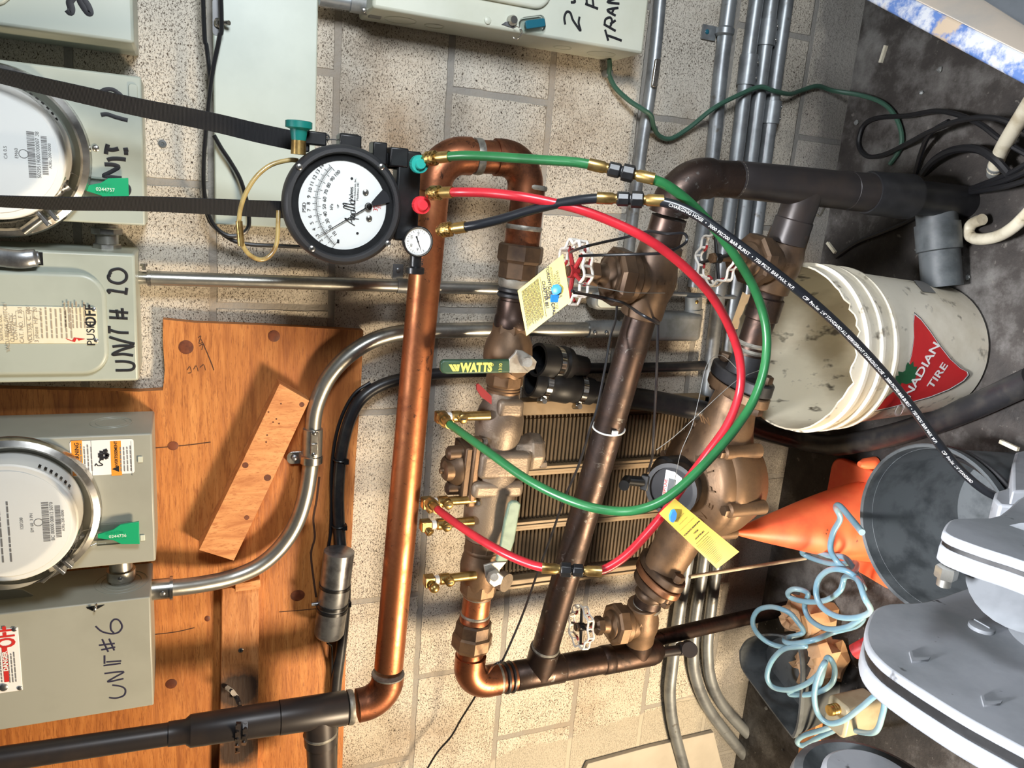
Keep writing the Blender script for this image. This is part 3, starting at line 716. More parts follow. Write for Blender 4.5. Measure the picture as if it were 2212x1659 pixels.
part(MB().poly([P(1083, 53, yt), P(1092, 47, yt), P(1112, 50, yt), P(1114, 58, yt), P(1108, 61, yt)], V((0, -.002, 0))), 'latch_hook', M['lead'], la_)
# seal on it
o = P(1128, 55, yt - .012)
tt = thing('security_seal', 'clear and blue-green seal on the latch of the TRAN box', 'seal', o)
u = (P(1178, 50, yt) - P(1128, 57, yt)).normalized(); w = u.cross(-EY)
part(MB().prism([(x + .021, y) for x, y in rrect(.045, .025, .008)], o, u, w, .009), 'seal_body', M['clear'], tt, bevel=.001)
part(MB().prism([(x + .024, y - .0) for x, y in rrect(.036, .013, .003)], o - EY * .002, u, w, .005), 'seal_insert', M['seal_teal'], tt, bevel=.001)
part(MB().tube(cr([P(1112, 56, yt - .012), P(1122, 60, yt - .02), P(1128, 70, yt - .02), P(1118, 84, yt - .016), P(1110, 82, yt - .012), P(1107, 78, yt - .012)], 8), .0008, 6), 'seal_wire', M['steel'], tt)
# connector and conduit stub into the upper end of the TRAN box
o = P(770, 4, -.05)
tt = thing('conduit_connector', 'grey conduit with connector entering the upper end of the TRAN box', 'conduit', o)
q0 = P(690, -8, -.05); q1 = P(756, 3, -.05); q1.x = q0.x; q2 = V((q0.x, -.05, bl.z))
part(MB().cyl(V((q0.x, -.05, q0.z)), V((q0.x, -.05, q1.z)), .0135), 'tube', M['galvd'], tt)
part(MB().lathe([(0, .016), (.03, .016), (.032, .019), (.05, .019)], V((q0.x, -.05, q1.z)), -EZ, 20), 'connector', M['greypaint'], tt)
part(screw(V((q0.x - .012, -.066, q1.z - .02)), .004), 'screw', M['steel'], tt)
# ================================================================ pipe helpers
def proj(p):
    q = CR @ (V(p) - CC); return (1106 + CF * q.x / q.z, 829.5 + CF * q.y / q.z)
def along(A, B, val, ax=1):
    lo, hi = -1.0, 2.0; f = lambda t: proj(A.lerp(B, t))[ax] - val
    s = f(hi) > f(lo)
    for _ in range(50):
        m = (lo + hi) / 2
        if (f(m) > 0) == s: hi = m
        else: lo = m
    return A.lerp(B, (lo + hi) / 2)
def spx(p): return (CR @ (p - CC)).z / CF
def pxl(A, B, items, ax=1, n=32, ng=None, ph=0.2, mb=None, u=None):
    """lathe along the axis AB; items = (pixel coordinate along the axis, radius in pixels)"""
    mb = mb or MB(); d = (B - A).normalized(); prof = []
    for c, r in items:
        p = along(A, B, c, ax); prof.append(((p - A).dot(d), r * spx(p)))
    return mb.lathe(prof, A, d, ng or n, ph=ph, u=u)
def elbow(c, d1, d2, r, R, n=12, ext=.012, collar=.004):
    """elbow: comes in along d1, leaves along d2, corner point c"""
    d1 = d1.normalized(); d2 = d2.normalized()
    pts = [c - d1 * (R + ext), c - d1 * R]
    for k in range(1, n):
        t = k / n * math.pi / 2
        pts.append(c - d1 * R * (1 - math.sin(t)) + d2 * R * (1 - math.cos(t)))
    pts += [c + d2 * R, c + d2 * (R + ext)]
    return MB().tube(pts, r, 28)
def band(A, B, px, r, w=.003, ax=1, h=.0012):
    p = along(A, B, px, ax); d = (B - A).normalized()
    return MB().lathe([(-w, r), (-w * .5, r + h), (w * .5, r + h), (w, r)], p, d, 28)
RP = .027          # two inch copper
# ================================================================ conduits on the wall
def straight(name, label, pts, r, mat, cat='conduit', group=None, nm='tube'):
    return solo(MB().tube(pts, r, 20), name, mat, label, cat, group)
# horizontal-in-picture conduit from UNIT #10
yc = -.04
A = P(297, 600, yc); B = P(1300, 651, yc); B.x = A.x
B = V((A.x, -.03, B.z)); A = V((A.x, yc, A.z))
t = thing('conduit', 'straight silver conduit strapped to the blocks, dropping from the UNIT #10 box', 'conduit', (A + B) / 2)
part(MB().tube([along(A, B, 318, 0), B], .0118, 24), 'tube', M['galv'], t)
part(pxl(A, B, [(293, 12), (300, 14), (318, 14), (318, 17.5), (326, 17.5), (326, 14.5)], 0), 'connector', M['steel'], t)
c = along(A, B, 312, 0) + EX * .013 - EY * .002; part(MB().lathe([(0, .003), (.006, .003), (.006, .0055), (.010, .0055)], c, EX, 12), 'set_screw', M['steel'], t)
s0 = along(A, B, 857, 0)
sp = part(MB().tube([s0 - EZ * .0, s0 - EZ * .0001 - EZ * .019], .0135, 24), 'strap', M['galvd'], t)
part(MB().bb(s0.x + .008, s0.x + .036, -.004, -.001, s0.z - .019, s0.z), 'strap_tab', M['galvd'], sp)
part(screw(V((s0.x + .025, -.004, s0.z - .0095)), .0045), 'screw', M['lead'], sp)
# oval conduit body at its lower end
c = P(1312, 649, -.034)
t = thing('conduit_fitting', 'oval grey conduit body behind the upper gate valve on the wall', 'conduit fitting', c)
part(MB().prism(rrect(.036, .085, .017, 8), c + EY * .017, EX, EZ, .034), 'body', M['greypaint'], t, bevel=.006)
part(MB().prism(rrect(.024, .066, .011, 8), c - EY * .017, EX, EZ, .003), 'cover', M['boxw'], t, bevel=.001)
# thin rod onward to the right
straight('ground_rod', 'thin grey tubing running from the conduit body to the piece of cardboard', [P(1338, 634, -.03), P(1440, 634, -.03), P(1606, 643, -.03)], .0048, M['galvd'], 'tubing')
# short connectors between boxes
o = P(231, 515, -.05)
t = thing('conduit_joiner', 'short silver nipple joining the UNIT 1 base to the UNIT #10 box', 'conduit fitting', o)
z = o.z
xa, xb = P(231, 486, -.05).x, P(231, 551, -.05).x
part(MB().cyl(V((xa, -.05, z)), V((xb, -.05, z)), .0165), 'nipple', M['galv'], t)
for k, r_ in ((.004, .0235), (.028, .021), (.042, .0235)):
    part(MB().nut(V((xa - k, -.05, z)), -EX, r_, .010, 8), 'locknut', M['steel'], t)
o = P(262, 1238, -.085)
t = thing('conduit_joiner', 'short silver nipple between the warning-label base and the UNIT #6 box', 'conduit fitting', o)
xa, xb = P(262, 1205, -.085).x, P(262, 1256, -.085).x
part(MB().cyl(V((xa + .005, -.085, o.z)), V((xb, -.085, o.z)), .018).lathe([(0, .022), (.016, .022)], V((xa - .02, -.085, o.z)), -EX, 24), 'nipple', M['galv'], t)
part(screw(V((xa - .028, -.107, o.z)), .004), 'screw', M['steel'], t)
# bent conduit from UNIT #6
yb = -.06
pp = [(330, 1273, -.085), (362, 1271, -.085), (430, 1263, -.075), (500, 1248, -.062), (560, 1222, -.055), (606, 1182, -.05), (640, 1130, -.047), (660, 1070, -.045), (670, 1010, -.044), (675, 950, -.044), (678, 900, -.044), (688, 860, -.044), (710, 815, -.044), (745, 775, -.044), (790, 743, -.042), (840, 724, -.04), (900, 716, -.037), (1000, 713, -.034), (1100, 711, -.033), (1272, 711, -.032)]
path = cr([P(*q) for q in pp], 6)
t = thing('bent_conduit', 'S-bent silver conduit sweeping across the plywood from the UNIT #6 box', 'conduit', P(600, 1150, -.05))
part(MB().tube(path, .0146, 24), 'tube', M['galv'], t)
A = P(328, 1274, -.085); B = P(366, 1270.5, -.085)
part(MB().lathe([(0, .0178), (.028, .0178), (.028, .0205), (.033, .0205), (.033, .017)], A, (B - A), 24), 'connector', M['steel'], t)
part(screw(A.lerp(B, .62) - EY * .0165, .0045), 'set_screw', M['lead'], t)
A = P(674, 990, -.044); B = P(676, 926, -.044)
cp = part(MB().lathe([(0, .0168), (.001, .0178), ((B - A).length, .0178), ((B - A).length + .001, .0165)], A, B - A, 24), 'coupling', M['galv'], t)
cm = A.lerp(B, .58)
part(MB().bb(cm.x - .020, cm.x + .022, cm.y - .0190, cm.y - .0165, cm.z - .0075, cm.z + .006).bb(cm.x - .002, cm.x + .002, cm.y - .021, cm.y - .019, cm.z - .006, cm.z + .006), 'coupling_plate', M['steel'], cp, bevel=.001)
for k in (-.020, .021): part(screw(cm + EX * k - EY * .0185, .004), 'set_screw', M['steel'], cp)
A2 = P(672, 1002, -.044); d = (B - A).normalized()
sp = part(MB().lathe([(0, .0165), (.003, .0205), (.016, .0205), (.019, .0165)], A2, d, 24), 'strap', M['steel'], t)
tb = P(635, 986, T)
part(MB().prism(rrect(.024, .036, .010), V((tb.x, T - .004, tb.z - .004)), EX, EZ, .004), 'strap_tab', M['steel'], sp, bevel=.0008)
part(screw(V((tb.x, T - .0085, tb.z)), .0055), 'screw', M['lead'], sp)
# coupling and grey conduit body (LB) at the lower end
A = P(1270, 711, -.034); B = P(1420, 708, -.034)
t = thing('conduit_fitting', 'large grey elbow conduit body where the bent conduit meets the wall conduits', 'conduit fitting', A)
part(MB().cyl(along(A, B, 1268, 0), along(A, B, 1332, 0), .0178), 'coupling', M['galvd'], t)
for px in (1286, 1311): part(screw(P(px, 719, -.053), .004), 'set_screw', M['lead'], t)
part(MB().cyl(along(A, B, 1330, 0), along(A, B, 1412, 0), .0148), 'tube', M['galvd'], t)
a_ = P(1408, 675, -.055); b_ = P(1512, 738, -.055)
part(MB().bb(b_.x, a_.x, -.06, -.008, b_.z, a_.z), 'body', M['greypaint'], t, bevel=.012, seg=4)
c1 = P(1497, 690, -.034); c2 = P(1499, 620, -.034)
part(MB().lathe([(0, .020), (.022, .020), (.022, .018), (.05, .018)], c1, (c2 - c1), 24), 'hub', M['greypaint'], t)
part(screw(P(1505, 652, -.054), .004), 'set_screw', M['brass'], t)
# wall conduits parallel to the floor
def wallrun(label, pts, r, coups=(), y=-.02, strap=None, mat='galvd'):
    w = [P(a, b, y) for a, b in pts]
    w[0] = w[0] + (w[0] - w[1]).normalized() * .7
    t = thing('wall_conduit', label, 'conduit', w[len(w) // 2], 'conduits along the foot of the wall')
    part(MB().tube(cr(w, 8) if len(w) > 2 else w, r, 20), 'tube', M[mat], t)
    for (ya, yb_), xa in coups:
        i = min(range(len(pts) - 1), key=lambda k: abs((pts[k][1] + pts[k + 1][1]) / 2 - (ya + yb_) / 2))
        A, B = w[i], w[i + 1]; a = along(A, B, ya); b = along(A, B, yb_)
        cpl = part(MB().lathe([(0, r), (.001, r + .004), ((b - a).length - .001, r + .004), ((b - a).length, r)], a, b - a, 20), 'coupling', M[mat], t)
        for k in (.25, .75): part(screw(a.lerp(b, k) - EY * (r * .8) - EZ * (r * .95), .004, d=(-EY - EZ).normalized()), 'set_screw', M['steel'], cpl)
    if strap:
        A, B = w[0], w[1]; p_ = along(A, B, strap)
        s_ = part(MB().lathe([(0, r), (.004, r + .004), (.014, r + .004), (.018, r)], p_, (B - A), 20), 'strap', M[mat], t)
        part(MB().bb(p_.x - .026, p_.x + .001, -.006, -.001, p_.z + r * .7, p_.z + r + .028), 'strap_tab', M[mat], s_)
        part(screw(V((p_.x - .012, -.006, p_.z + r + .018)), .0045), 'screw', M['seal_teal'], s_)
    return t
wallrun('grey wall conduit touching the right end of the TRAN box', [(1430, -60), (1426, 0), (1385, 330), (1362, 510), (1352, 600), (1346, 640)], .0118, (), -.02)
part(MB().prism(rrect(.052, .012, .004), P(1415, 158, -.034), (P(1419, 130, -.034) - P(1411, 185, -.034)).normalized(), EZ, .006), 'clip', M['steel'], bpy.data.objects['wall_conduit'], bevel=.001)
wallrun('leftmost of four grey conduits along the foot of the wall, strapped', [(1585, -60), (1576, 0), (1540, 330), (1515, 520), (1500, 620)], .0148, (), -.02, strap=58)
wallrun('second of four grey conduits along the foot of the wall', [(1643, -60), (1634, 0), (1592, 330), (1545, 700), (1500, 1100), (1482, 1230), (1466, 1330), (1452, 1440), (1447, 1500), (1455, 1570), (1478, 1660), (1500, 1740)], .0148, (((118, 185), 0),), -.02)
wallrun('third of four grey conduits along the foot of the wall', [(1674, -60), (1666, 0), (1624, 330), (1579, 700), (1536, 1080), (1516, 1240), (1502, 1330), (1497, 1400), (1502, 1460), (1530, 1530), (1590, 1610), (1660, 1690)], .0148, (((42, 100), 0),), -.02)
wallrun('outermost of four grey conduits along the foot of the wall', [(1708, -60), (1699, 0), (1655, 330), (1608, 700), (1566, 1080), (1545, 1240), (1534, 1330), (1528, 1400), (1536, 1470), (1566, 1530), (1640, 1610), (1720, 1690)], .0148, (((218, 268), 0),), -.02)
# ================================================================ copper lines
YL = -.165
# --- long copper line
A = P(934, 420, YL); B = P(838, 1460, YL)
B = V((B.x, YL, B.z)); d = (B - A).normalized()
C1 = P(943, 334, YL); C2 = P(1139, 343, YL); C3 = P(834, 1510, YL)
t = thing('copper_pipe', 'long bright copper pipe running behind the hoses past the plywood', 'pipe', (A + B) / 2)
part(MB().tube([C1.lerp(A, .75), along(A, B, 800), along(A, B, 1440)], RP, 32), 'tube', M['copperl'], t)
part(elbow(C1, C1 - A, C2 - C1, .0305, .046), 'elbow', M['copper'], t, label='brown copper elbow')
e2 = part(MB().tube([C1.lerp(C2, .3), C1.lerp(C2, .7)], RP, 28), 'short_tube', M['copper'], t)
part(elbow(C2, C2 - C1, P(1132, 440, YL) - C2, .0305, .046), 'elbow', M['copper'], t)
for px in (1032, 1078): part(band(C1, C2, px, .029, .006, 0, .0006), 'solder_ring', M['solder'], e2)
D1 = P(755, 1528, YL)
part(elbow(C3, C3 - B, D1 - C3, .0305, .042), 'elbow', M['copper'], t)
el = along(A, B, 1456); part(MB().lathe([(-.0015, .0305), (0, .0311), (.0015, .0305)], el, d, 28), 'solder_ring', M['solder'], t)
# printed letters on the tube
mb = MB()
def tubetext(s, A, B, r, size, px0, side, ax=1):
    p0 = along(A, B, px0, ax); d = (B - A).normalized(); n = (CC - p0); n = (n - d * n.dot(d)).normalized(); w = n.cross(d)
    def mp(x, y):
        a = y / r + side; return p0 + d * x + (n * math.cos(a) + w * math.sin(a)) * (r + .0003)
    return text(s, None, EX, EZ, size, align='LEFT', mp=mp)
part(tubetext('ano   PRC', A, B, RP, .012, 520, -.35), 'print', M['ink'], t)
# --- black painted line on the left, tee, elbow
A = P(0, 1640, YL); B = P(752, 1528, YL)
t = thing('black_pipe', 'black painted pipe crossing the plywood below the UNIT #6 box', 'pipe', A.lerp(B, .5))
part(pxl(A, B, [(-60, 27), (366, 24)], 0, n=28), 'tube', M['blackpipe'], t)
part(pxl(A, B, [(362, 24), (364, 26), (400, 26), (410, 33), (412, 34), (560, 35), (602, 35)], 0, n=28), 'coupling', M['blackpipe'], t)
tee = part(pxl(A, B, [(602, 33), (604, 36), (745, 36), (748, 34)], 0, n=28), 'tee', M['blackpipe'], t)
TA = along(A, B, 690, 0); TB = P(698, 1700, YL)
part(MB().lathe([(0, .030), (.066, .030), (.068, .027), (.2, .027)], TA, TB - TA, 28), 'branch', M['blackpipe'], t)
part(MB().lathe([(0, .030), (.003, .0312), (.006, .030)], along(TA, TB, 1580), TB - TA, 28), 'solder_ring', M['solder'], t)
part(band(A, B, 756, .0305, .005, 0, .001), 'solder_ring', M['solder'], t)
# chain holding it
mb = MB(); pts = []
for strand in ([(488, 1484, B1 - .004), (500, 1492, B1 - .004), (511, 1506, B1 - .004), (517, 1520, -.06), (519, 1536, -.11), (517, 1552, -.172), (515, 1566, -.196), (514, 1580, -.199), (514, 1594, -.196), (513, 1606, -.185), (512, 1618, -.14), (514, 1632, -.06)],
               [(529, 1530, -.09), (531, 1546, -.155), (530, 1560, -.192), (530, 1574, -.199), (530, 1588, -.198), (528, 1600, -.190), (526, 1612, -.16)]):
    pts = [P(*q) for q in strand]
    for a, b in zip(pts, pts[1:]):
        dd = (b - a); c = (a + b) / 2; n = (CC - c).normalized(); u = dd.normalized(); w = n.cross(u).normalized(); n2 = u.cross(w)
        L_ = min(dd.length, .02)
        mb.prism([(x * (1.06), y) for x, y in rrect(L_ + .004, .0085, .004)], c - n2 * .001, u, w, .002)
        mb.cyl(a - n2 * .002, a + n2 * .004, .003, 10)
solo(mb, 'strap_chain', M['blackpipe'], 'black painted chain strapping the black pipe to the plank', 'chain')
# black paint overspray behind the chain (a stain on the plank)
# --- fittings of the line that carries the backflow valve
A = P(1138, 440, YL); B = P(1012, 1440, YL); dB = (B - A).normalized()
t = thing('copper_pipe', 'short copper riser with brass-nut union above the yellow tag', 'pipe', along(A, B, 560))
part(MB().cyl(C2.lerp(A, .8), along(A, B, 500), RP), 'tube', M['copper'], t)
part(pxl(A, B, [(404, 34), (406, 36), (490, 37), (494, 36)]), 'coupling', M['copper'], t)
part(pxl(A, B, [(490, 36), (492, 38), (530, 38), (534, 36)]), 'coupling', M['copper'], t)
for px in (404, 492): part(band(A, B, px, .0305, .004, 1, .001), 'solder_ring', M['solder'], t)
part(pxl(A, B, [(528, 46), (532, 50), (562, 50), (568, 46)], ng=8), 'union_nut', M['bronzed'], t, ang=22)
part(pxl(A, B, [(566, 41), (568, 43), (600, 43), (604, 40)], ng=8), 'union_body', M['bronzed'], t, ang=22)
part(pxl(A, B, [(602, 38), (604, 40), (618, 40), (622, 37)]), 'rusty_ring', M['solder'], t)
part(pxl(A, B, [(620, 34), (660, 34)]), 'nipple', M['copperd'], t)
for px in (627, 638): part(band(A, B, px, .0295, .0045, 1, .003), 'rubber_band', M['rubber'], t)
part(pxl(A, B, [(648, 33), (650, 36), (680, 36), (684, 38), (704, 40), (708, 38)]), 'adapter', M['copperd'], t)
def ballvalve(label, A, B, prof, hexes, hub, hdl, hmat, stem_px, txt=None, side=1):
    t = thing('ball_valve', label, 'valve', along(A, B, (prof[0][0] + prof[-1][0]) / 2), 'ball valves of the backflow line')
    part(pxl(A, B, prof), 'body', M['bronze'], t)
    for h in hexes: part(pxl(A, B, h, ng=8), 'hex_end', M['bronze'], t, ang=22)
    return t
vt = ballvalve('upper bronze ball valve with the dark green lettered handle', A, B, [(712, 38), (722, 42), (738, 50), (760, 53), (776, 53), (790, 48), (804, 40), (812, 38)], [[(698, 38), (701, 41), (720, 41), (724, 38)], [(806, 38), (809, 41), (828, 41), (832, 38)]], 0, 0, 0, 0)
part(pxl(A, B, [(828, 36), (830, 37), (834, 35), (836, 37), (840, 35), (842, 37), (848, 36)]), 'thread', M['bronze'], vt)
# stem hub with nut, lever
yh = YL - .066
hub = P(1138, 784, yh)
part(MB().cyl(along(A, B, 780), V((along(A, B, 780).x, yh + .01, P(1128, 784, yh).z)), .017), 'stem_neck', M['bronze'], vt)
hd = part(MB().poly([P(1100, 776, yh), P(1112, 764, yh), P(1116, 756, yh), P(1130, 758, yh), P(1150, 770, yh), P(1154, 780, yh), P(1150, 798, yh), P(1140, 806, yh), P(1100, 806, yh)], V((0, .006, 0))), 'handle_plate', M['handle'], vt, bevel=.0015)
part(MB().nut(P(1139, 783, yh), -EY, .0135, .012, 6).cyl(P(1140, 783, yh - .010), P(1140, 783, yh - .018), .008), 'stem_nut', M['handle'], vt)
hh = part(MB().poly([P(952, 784, yh), P(958, 778, yh), P(1102, 777, yh), P(1103, 806, yh), P(966, 809, yh), P(956, 806, yh), P(952, 800, yh)], V((0, .010, 0))), 'handle_grip', M['wgreen'], vt, bevel=.003, seg=3)
uu = (P(1100, 792, yh) - P(960, 794, yh)).normalized(); vv = -(uu.cross(EY)).normalized(); vv = vv if vv.x > 0 else -vv
mb = text('WATTS', P(1029, 794.5, yh), uu, vv, .0205, .0008, bold=.0012, sx=.80)
s_ = spx(P(980, 794, yh))
def hp(px, py): return P(px, py, yh - .0008)
for q in ([(969, 787), (976, 787), (985, 802), (978, 802)], [(978, 787), (984, 787), (990, 797), (990, 802), (986, 802)], [(986, 787), (993, 787), (991, 802), (989, 795)]):
    mb.poly([hp(*k) for k in q], V((0, -.0005, 0)))
mb.torus(P(1063, 788, yh - .0008), EY, .0024, .0003, 16, 5).add(text('R', P(1063, 788, yh), uu, vv, .003, .0008))
mb.add(text('1310', P(1081, 795, yh), vv, -uu, .0085, .0008))
part(mb, 'lettering', M['yellet'], hh)
# --- backflow preventer
t = thing('backflow_preventer', 'grey cast backflow preventer with bolted side cover and test cocks', 'backflow valve', along(A, B, 1010))
mb = pxl(A, B, [(846, 36), (852, 37), (866, 40), (884, 48), (902, 53), (924, 52), (948, 48), (962, 44), (968, 44), (974, 50), (992, 54), (1016, 55), (1026, 56), (1044, 57), (1066, 54), (1092, 53), (1120, 52), (1138, 47), (1146, 46), (1160, 44)], n=40)
body = part(mb, 'body', M['cast'], t)
# hexagon flats of the neck, bosses, relief outlet on the lower side
mb = MB(); c = along(A, B, 872); w = dB; up = -EZ
mb.box(c + EZ * -.004 - EY * .030, .034, .022, .05, w, EY)
part(mb, 'cast_rib', M['cast'], body, bevel=.010, seg=4); mb = MB()
c = along(A, B, 990); mb.box(c - EZ * .004 - EY * .028, .05, .04, .098, w, EY)
part(mb, 'cast_rib', M['cast'], body, bevel=.010, seg=4); mb = MB()
c = along(A, B, 1040); mb.box(c + EZ * .004 - EY * .03, .03, .036, .1, w, EY)
part(mb, 'cast_rib', M['cast'], body, bevel=.010, seg=4)
c = along(A, B, 977)
ro = part(MB().lathe([(.03, .030), (.055, .032), (.062, .038), (.082, .036), (.088, .028)], c, (-EZ - EY * .1), 8).box(c - EZ * .080 - EY * .01, .05, .034, .014, w, EY), 'relief_outlet', M['cast'], t, bevel=.003)
part(MB().nut(P(1164, 1004, YL - .03), -EZ, .008, .014, 6), 'hex_bolt', M['cast'], ro)
# side cover facing up (picture left)
c = along(A, B, 1005); g = c + EZ * .050
fl = part(MB().box(g, .108, .078, .014, w, EY).box(g - w * .052 - EY * .026, .026, .022, .016, w, EY).box(g + w * .052 - EY * .026, .026, .022, .016, w, EY), 'cover_flange', M['bronze'], t, bevel=.004)
cv = part(MB().box(g + EZ * .013, .094, .066, .014, w, EY).lathe([(0, .036), (.012, .034), (.026, .022), (.03, .02)], g + EZ * .018, EZ, 20), 'side_cover', M['bronzed'], t, bevel=.003)
part(MB().lathe([(0, .018), (.030, .018), (.033, .014), (.034, .006), (.04, .005)], g + EZ * .018 + w * .0 - EY * .012, EZ, 24), 'cover_cap', M['bronze'], cv)
for k, px in enumerate(((918, 0), (936, 0))): pass
part(MB().lathe([(0, .014), (.030, .013), (.034, .008)], g + EZ * .014 - w * .032 - EY * .01, EZ, 16), 'cover_knob', M['bronzed'], cv)
part(MB().lathe([(0, .013), (.026, .012), (.030, .006)], g + EZ * .014 + w * .034 - EY * .012, EZ, 16), 'cover_knob', M['bronzed'], cv)
for k in (-.058, .0, .058):
    part(MB().nut(P(0, 0, 0) * 0 + g + w * k - EY * .032 - EZ * .009, -EZ, .0065, .008, 6), 'bolt', M['steel'], fl)
part(MB().poly([P(1030, 831, YL - .058), P(1034, 829, YL - .058), P(1062, 856, YL - .054), P(1062, 874, YL - .054), P(1040, 858, YL - .058), P(1030, 842, YL - .058)], V((0, .004, 0))), 'red_tag', M['redtag'], t)
part(text('J.I. 271', P(1106, 1027, YL - .068), (P(1120, 1027, YL) - P(1095, 1027, YL)).normalized(), EX, .011, .0006), 'cast_letters', M['bronzed'], body)
# rating tag and test cocks
def testcock(tx, ty, y, name_lab, hose, ax=EZ):
    """small brass ball cock: stub, slotted stem, teflon, elbow with flare"""
    s0 = P(tx, ty, y)
    tc = part(MB().lathe([(-.034, .0085), (.018, .008), (.018, .0105), (.034, .0105), (.036, .007)], s0 - EZ * .010, EZ, 18), 'test_cock', M['brass'], t, label=name_lab)
    part(MB().lathe([(0, .0085), (.012, .0085), (.0135, .0065)], s0 + EZ * .010 - EY * .005, -EY, 18), 'cock_stem', M['brass'], tc)
    part(MB().box(s0 + EZ * .010 - EY * .0188, .002, .0008, .009, EX, EY), 'stem_slot', M['ink'], tc)
    part(MB().lathe([(0, .0065), (.001, .0078), (.008, .0078), (.009, .0065)], s0 + EZ * .026, EZ, 14), 'thread_tape', M['white'], tc)
    e = s0 + EZ * .045
    part(MB().box(e, .019, .019, .019).lathe([(0, .0075), (.016, .0075), (.017, .005)], e - EX * .003, (-EY * .75 - EX * .45 - EZ * .35).normalized(), 16), 'elbow', M['brass'], tc, bevel=.0015)
    return e
K1 = testcock(1006, 899, YL - .03, 'brass test cock with the green hose', 1)
K2 = testcock(975, 1082, YL - .03, 'brass test cock with the red hose', 1)
K3 = testcock(972, 1130, YL - .03, 'open brass test cock below the red hose', 0)
# --- lower ball valve
vt = ballvalve('lower bronze ball valve with faded green lever and big hex nut', A, B, [(1162, 42), (1180, 41), (1190, 40), (1204, 44), (1222, 46), (1240, 44), (1252, 40), (1284, 34)], [[(1158, 39), (1161, 42), (1184, 42), (1188, 39)], [(1250, 37), (1254, 41), (1276, 40), (1282, 36)]], 0, 0, 0, 0)
part(band(A, B, 1186, .036, .004, 1, .001), 'seat_ring', M['bronze'], vt)
t = vt
K4 = testcock(978, 1248, YL - .03, 'capped brass test cock on the lower ball valve', 0)
part(MB().sphere(K4 - EY * .014 - EX * .008 - EZ * .006, .0095), 'cap', M['brass'], vt)
yh = YL - .062
c = along(A, B, 1228)
part(MB().cyl(c, V((c.x - .004, yh + .004, c.z - .03)), .018), 'stem_neck', M['cast'], vt)
part(MB().nut(P(1066, 1245, yh), -EY, .0155, .014, 6).cyl(P(1068, 1247, yh - .010), P(1068, 1247, yh - .02), .0075), 'stem_nut', M['handle'], vt, bevel=.001)
part(MB().poly([P(1046, 1222, yh + .004), P(1072, 1214, yh + .004), P(1096, 1213, yh + .004), P(1080, 1232, yh + .004), P(1080, 1250, yh + .004), P(1064, 1262, yh + .004), P(1050, 1250, yh + .004)], V((0, .006, 0))), 'handle_plate', M['handle'], vt, bevel=.0015)
hh = part(MB().poly([P(1072, 1214, yh - .004), P(1097, 1213, yh - .004), P(1112, 1170, yh - .008), P(1122, 1110, yh - .012), P(1126, 1090, yh - .012), P(1118, 1083, yh - .012), P(1107, 1083, yh - .012), P(1100, 1090, yh - .012), P(1090, 1130, yh - .008), P(1082, 1180, yh - .004)], V((0, .009, 0))), 'handle_grip', M['palegreen'], vt, bevel=.003, seg=3)
# --- lower copper: nipple, union, elbow
t = thing('copper_pipe', 'copper stub with large hex union between lower ball valve and bottom elbow', 'pipe', along(A, B, 1370))
part(pxl(A, B, [(1278, 30), (1345, 30.5)]), 'tube', M['copperl'], t)
part(pxl(A, B, [(1326, 30), (1330, 33), (1343, 33), (1346, 30)]), 'collar', M['copper'], t)
for px in (1284, 1327, 1346): part(band(A, B, px, .027, .004, 1, .0015), 'solder_ring', M['solder'], t)
part(pxl(A, B, [(1340, 36), (1344, 39), (1372, 40), (1376, 38)], ng=8), 'union_body', M['bronzed'], t, ang=22)
part(pxl(A, B, [(1366, 40), (1370, 44), (1392, 44), (1400, 38)], ng=8), 'union_nut', M['bronze'], t, ang=22)
part(pxl(A, B, [(1396, 29), (1440, 30)]), 'tube', M['copper'], t)
part(band(A, B, 1424, .027, .003, 1, .001), 'solder_ring', M['solder'], t)
C4 = P(1009, 1479, YL)
# header (runs down towards the floor, picture right)
HA = C4; HB = P(1420, 1405, YL); dH = (HB - HA).normalized()
part(elbow(C4, dB, dH, .0305, .045, ext=.02), 'elbow', M['copper'], t)
t = thing('header_pipe', 'blackened copper header with tees at the bottom of the valve loop', 'pipe', HA.lerp(HB, .5))
part(pxl(HA, HB, [(1068, 29), (1120, 30)], 0), 'tube', M['copper'], t)
part(band(HA, HB, 1076, .0285, .005, 0, .0012), 'solder_ring', M['solder'], t)
for px, w_ in ((1091, .004), (1103, .0035)): part(band(HA, HB, px, .0275, w_, 0, .004), 'rubber_band', M['rubber'], t)
tee = part(pxl(HA, HB, [(1110, 29), (1113, 31.5), (1212, 31), (1215, 29)], 0), 'tee', M['copperd'], t)
part(pxl(HA, HB, [(1212, 28.5), (1300, 28.5)], 0), 'tube', M['copperb'], t)
part(pxl(HA, HB, [(1298, 28), (1301, 30.5), (1318, 30.5), (1322, 28)], 0), 'collar', M['copperb'], t)
part(pxl(HA, HB, [(1318, 29), (1322, 30.5), (1405, 29.5), (1418, 26), (1428, 16), (1430, 2)], 0), 'end_tee', M['copperb'], t)
BT = along(HA, HB, 1163, 0); BU = P(1437, 500, -.34); dY = (BU - BT).normalized()
part(MB().lathe([(0, .0305), (.062, .0305), (.064, .027)], BT, dY, 28), 'tee_branch', M['copperd'], tee)
part(MB().lathe([(.063, .029), (.065, .0295), (.068, .0275)], BT, dY, 28), 'solder_ring', M['solder'], t)
VT = along(HA, HB, 1376, 0); VU = P(1388, 1320, -.185)
part(MB().lathe([(0, .0295), (.05, .0295), (.052, .026)], VT, VU - VT, 28), 'tee_branch', M['copperb'], t)
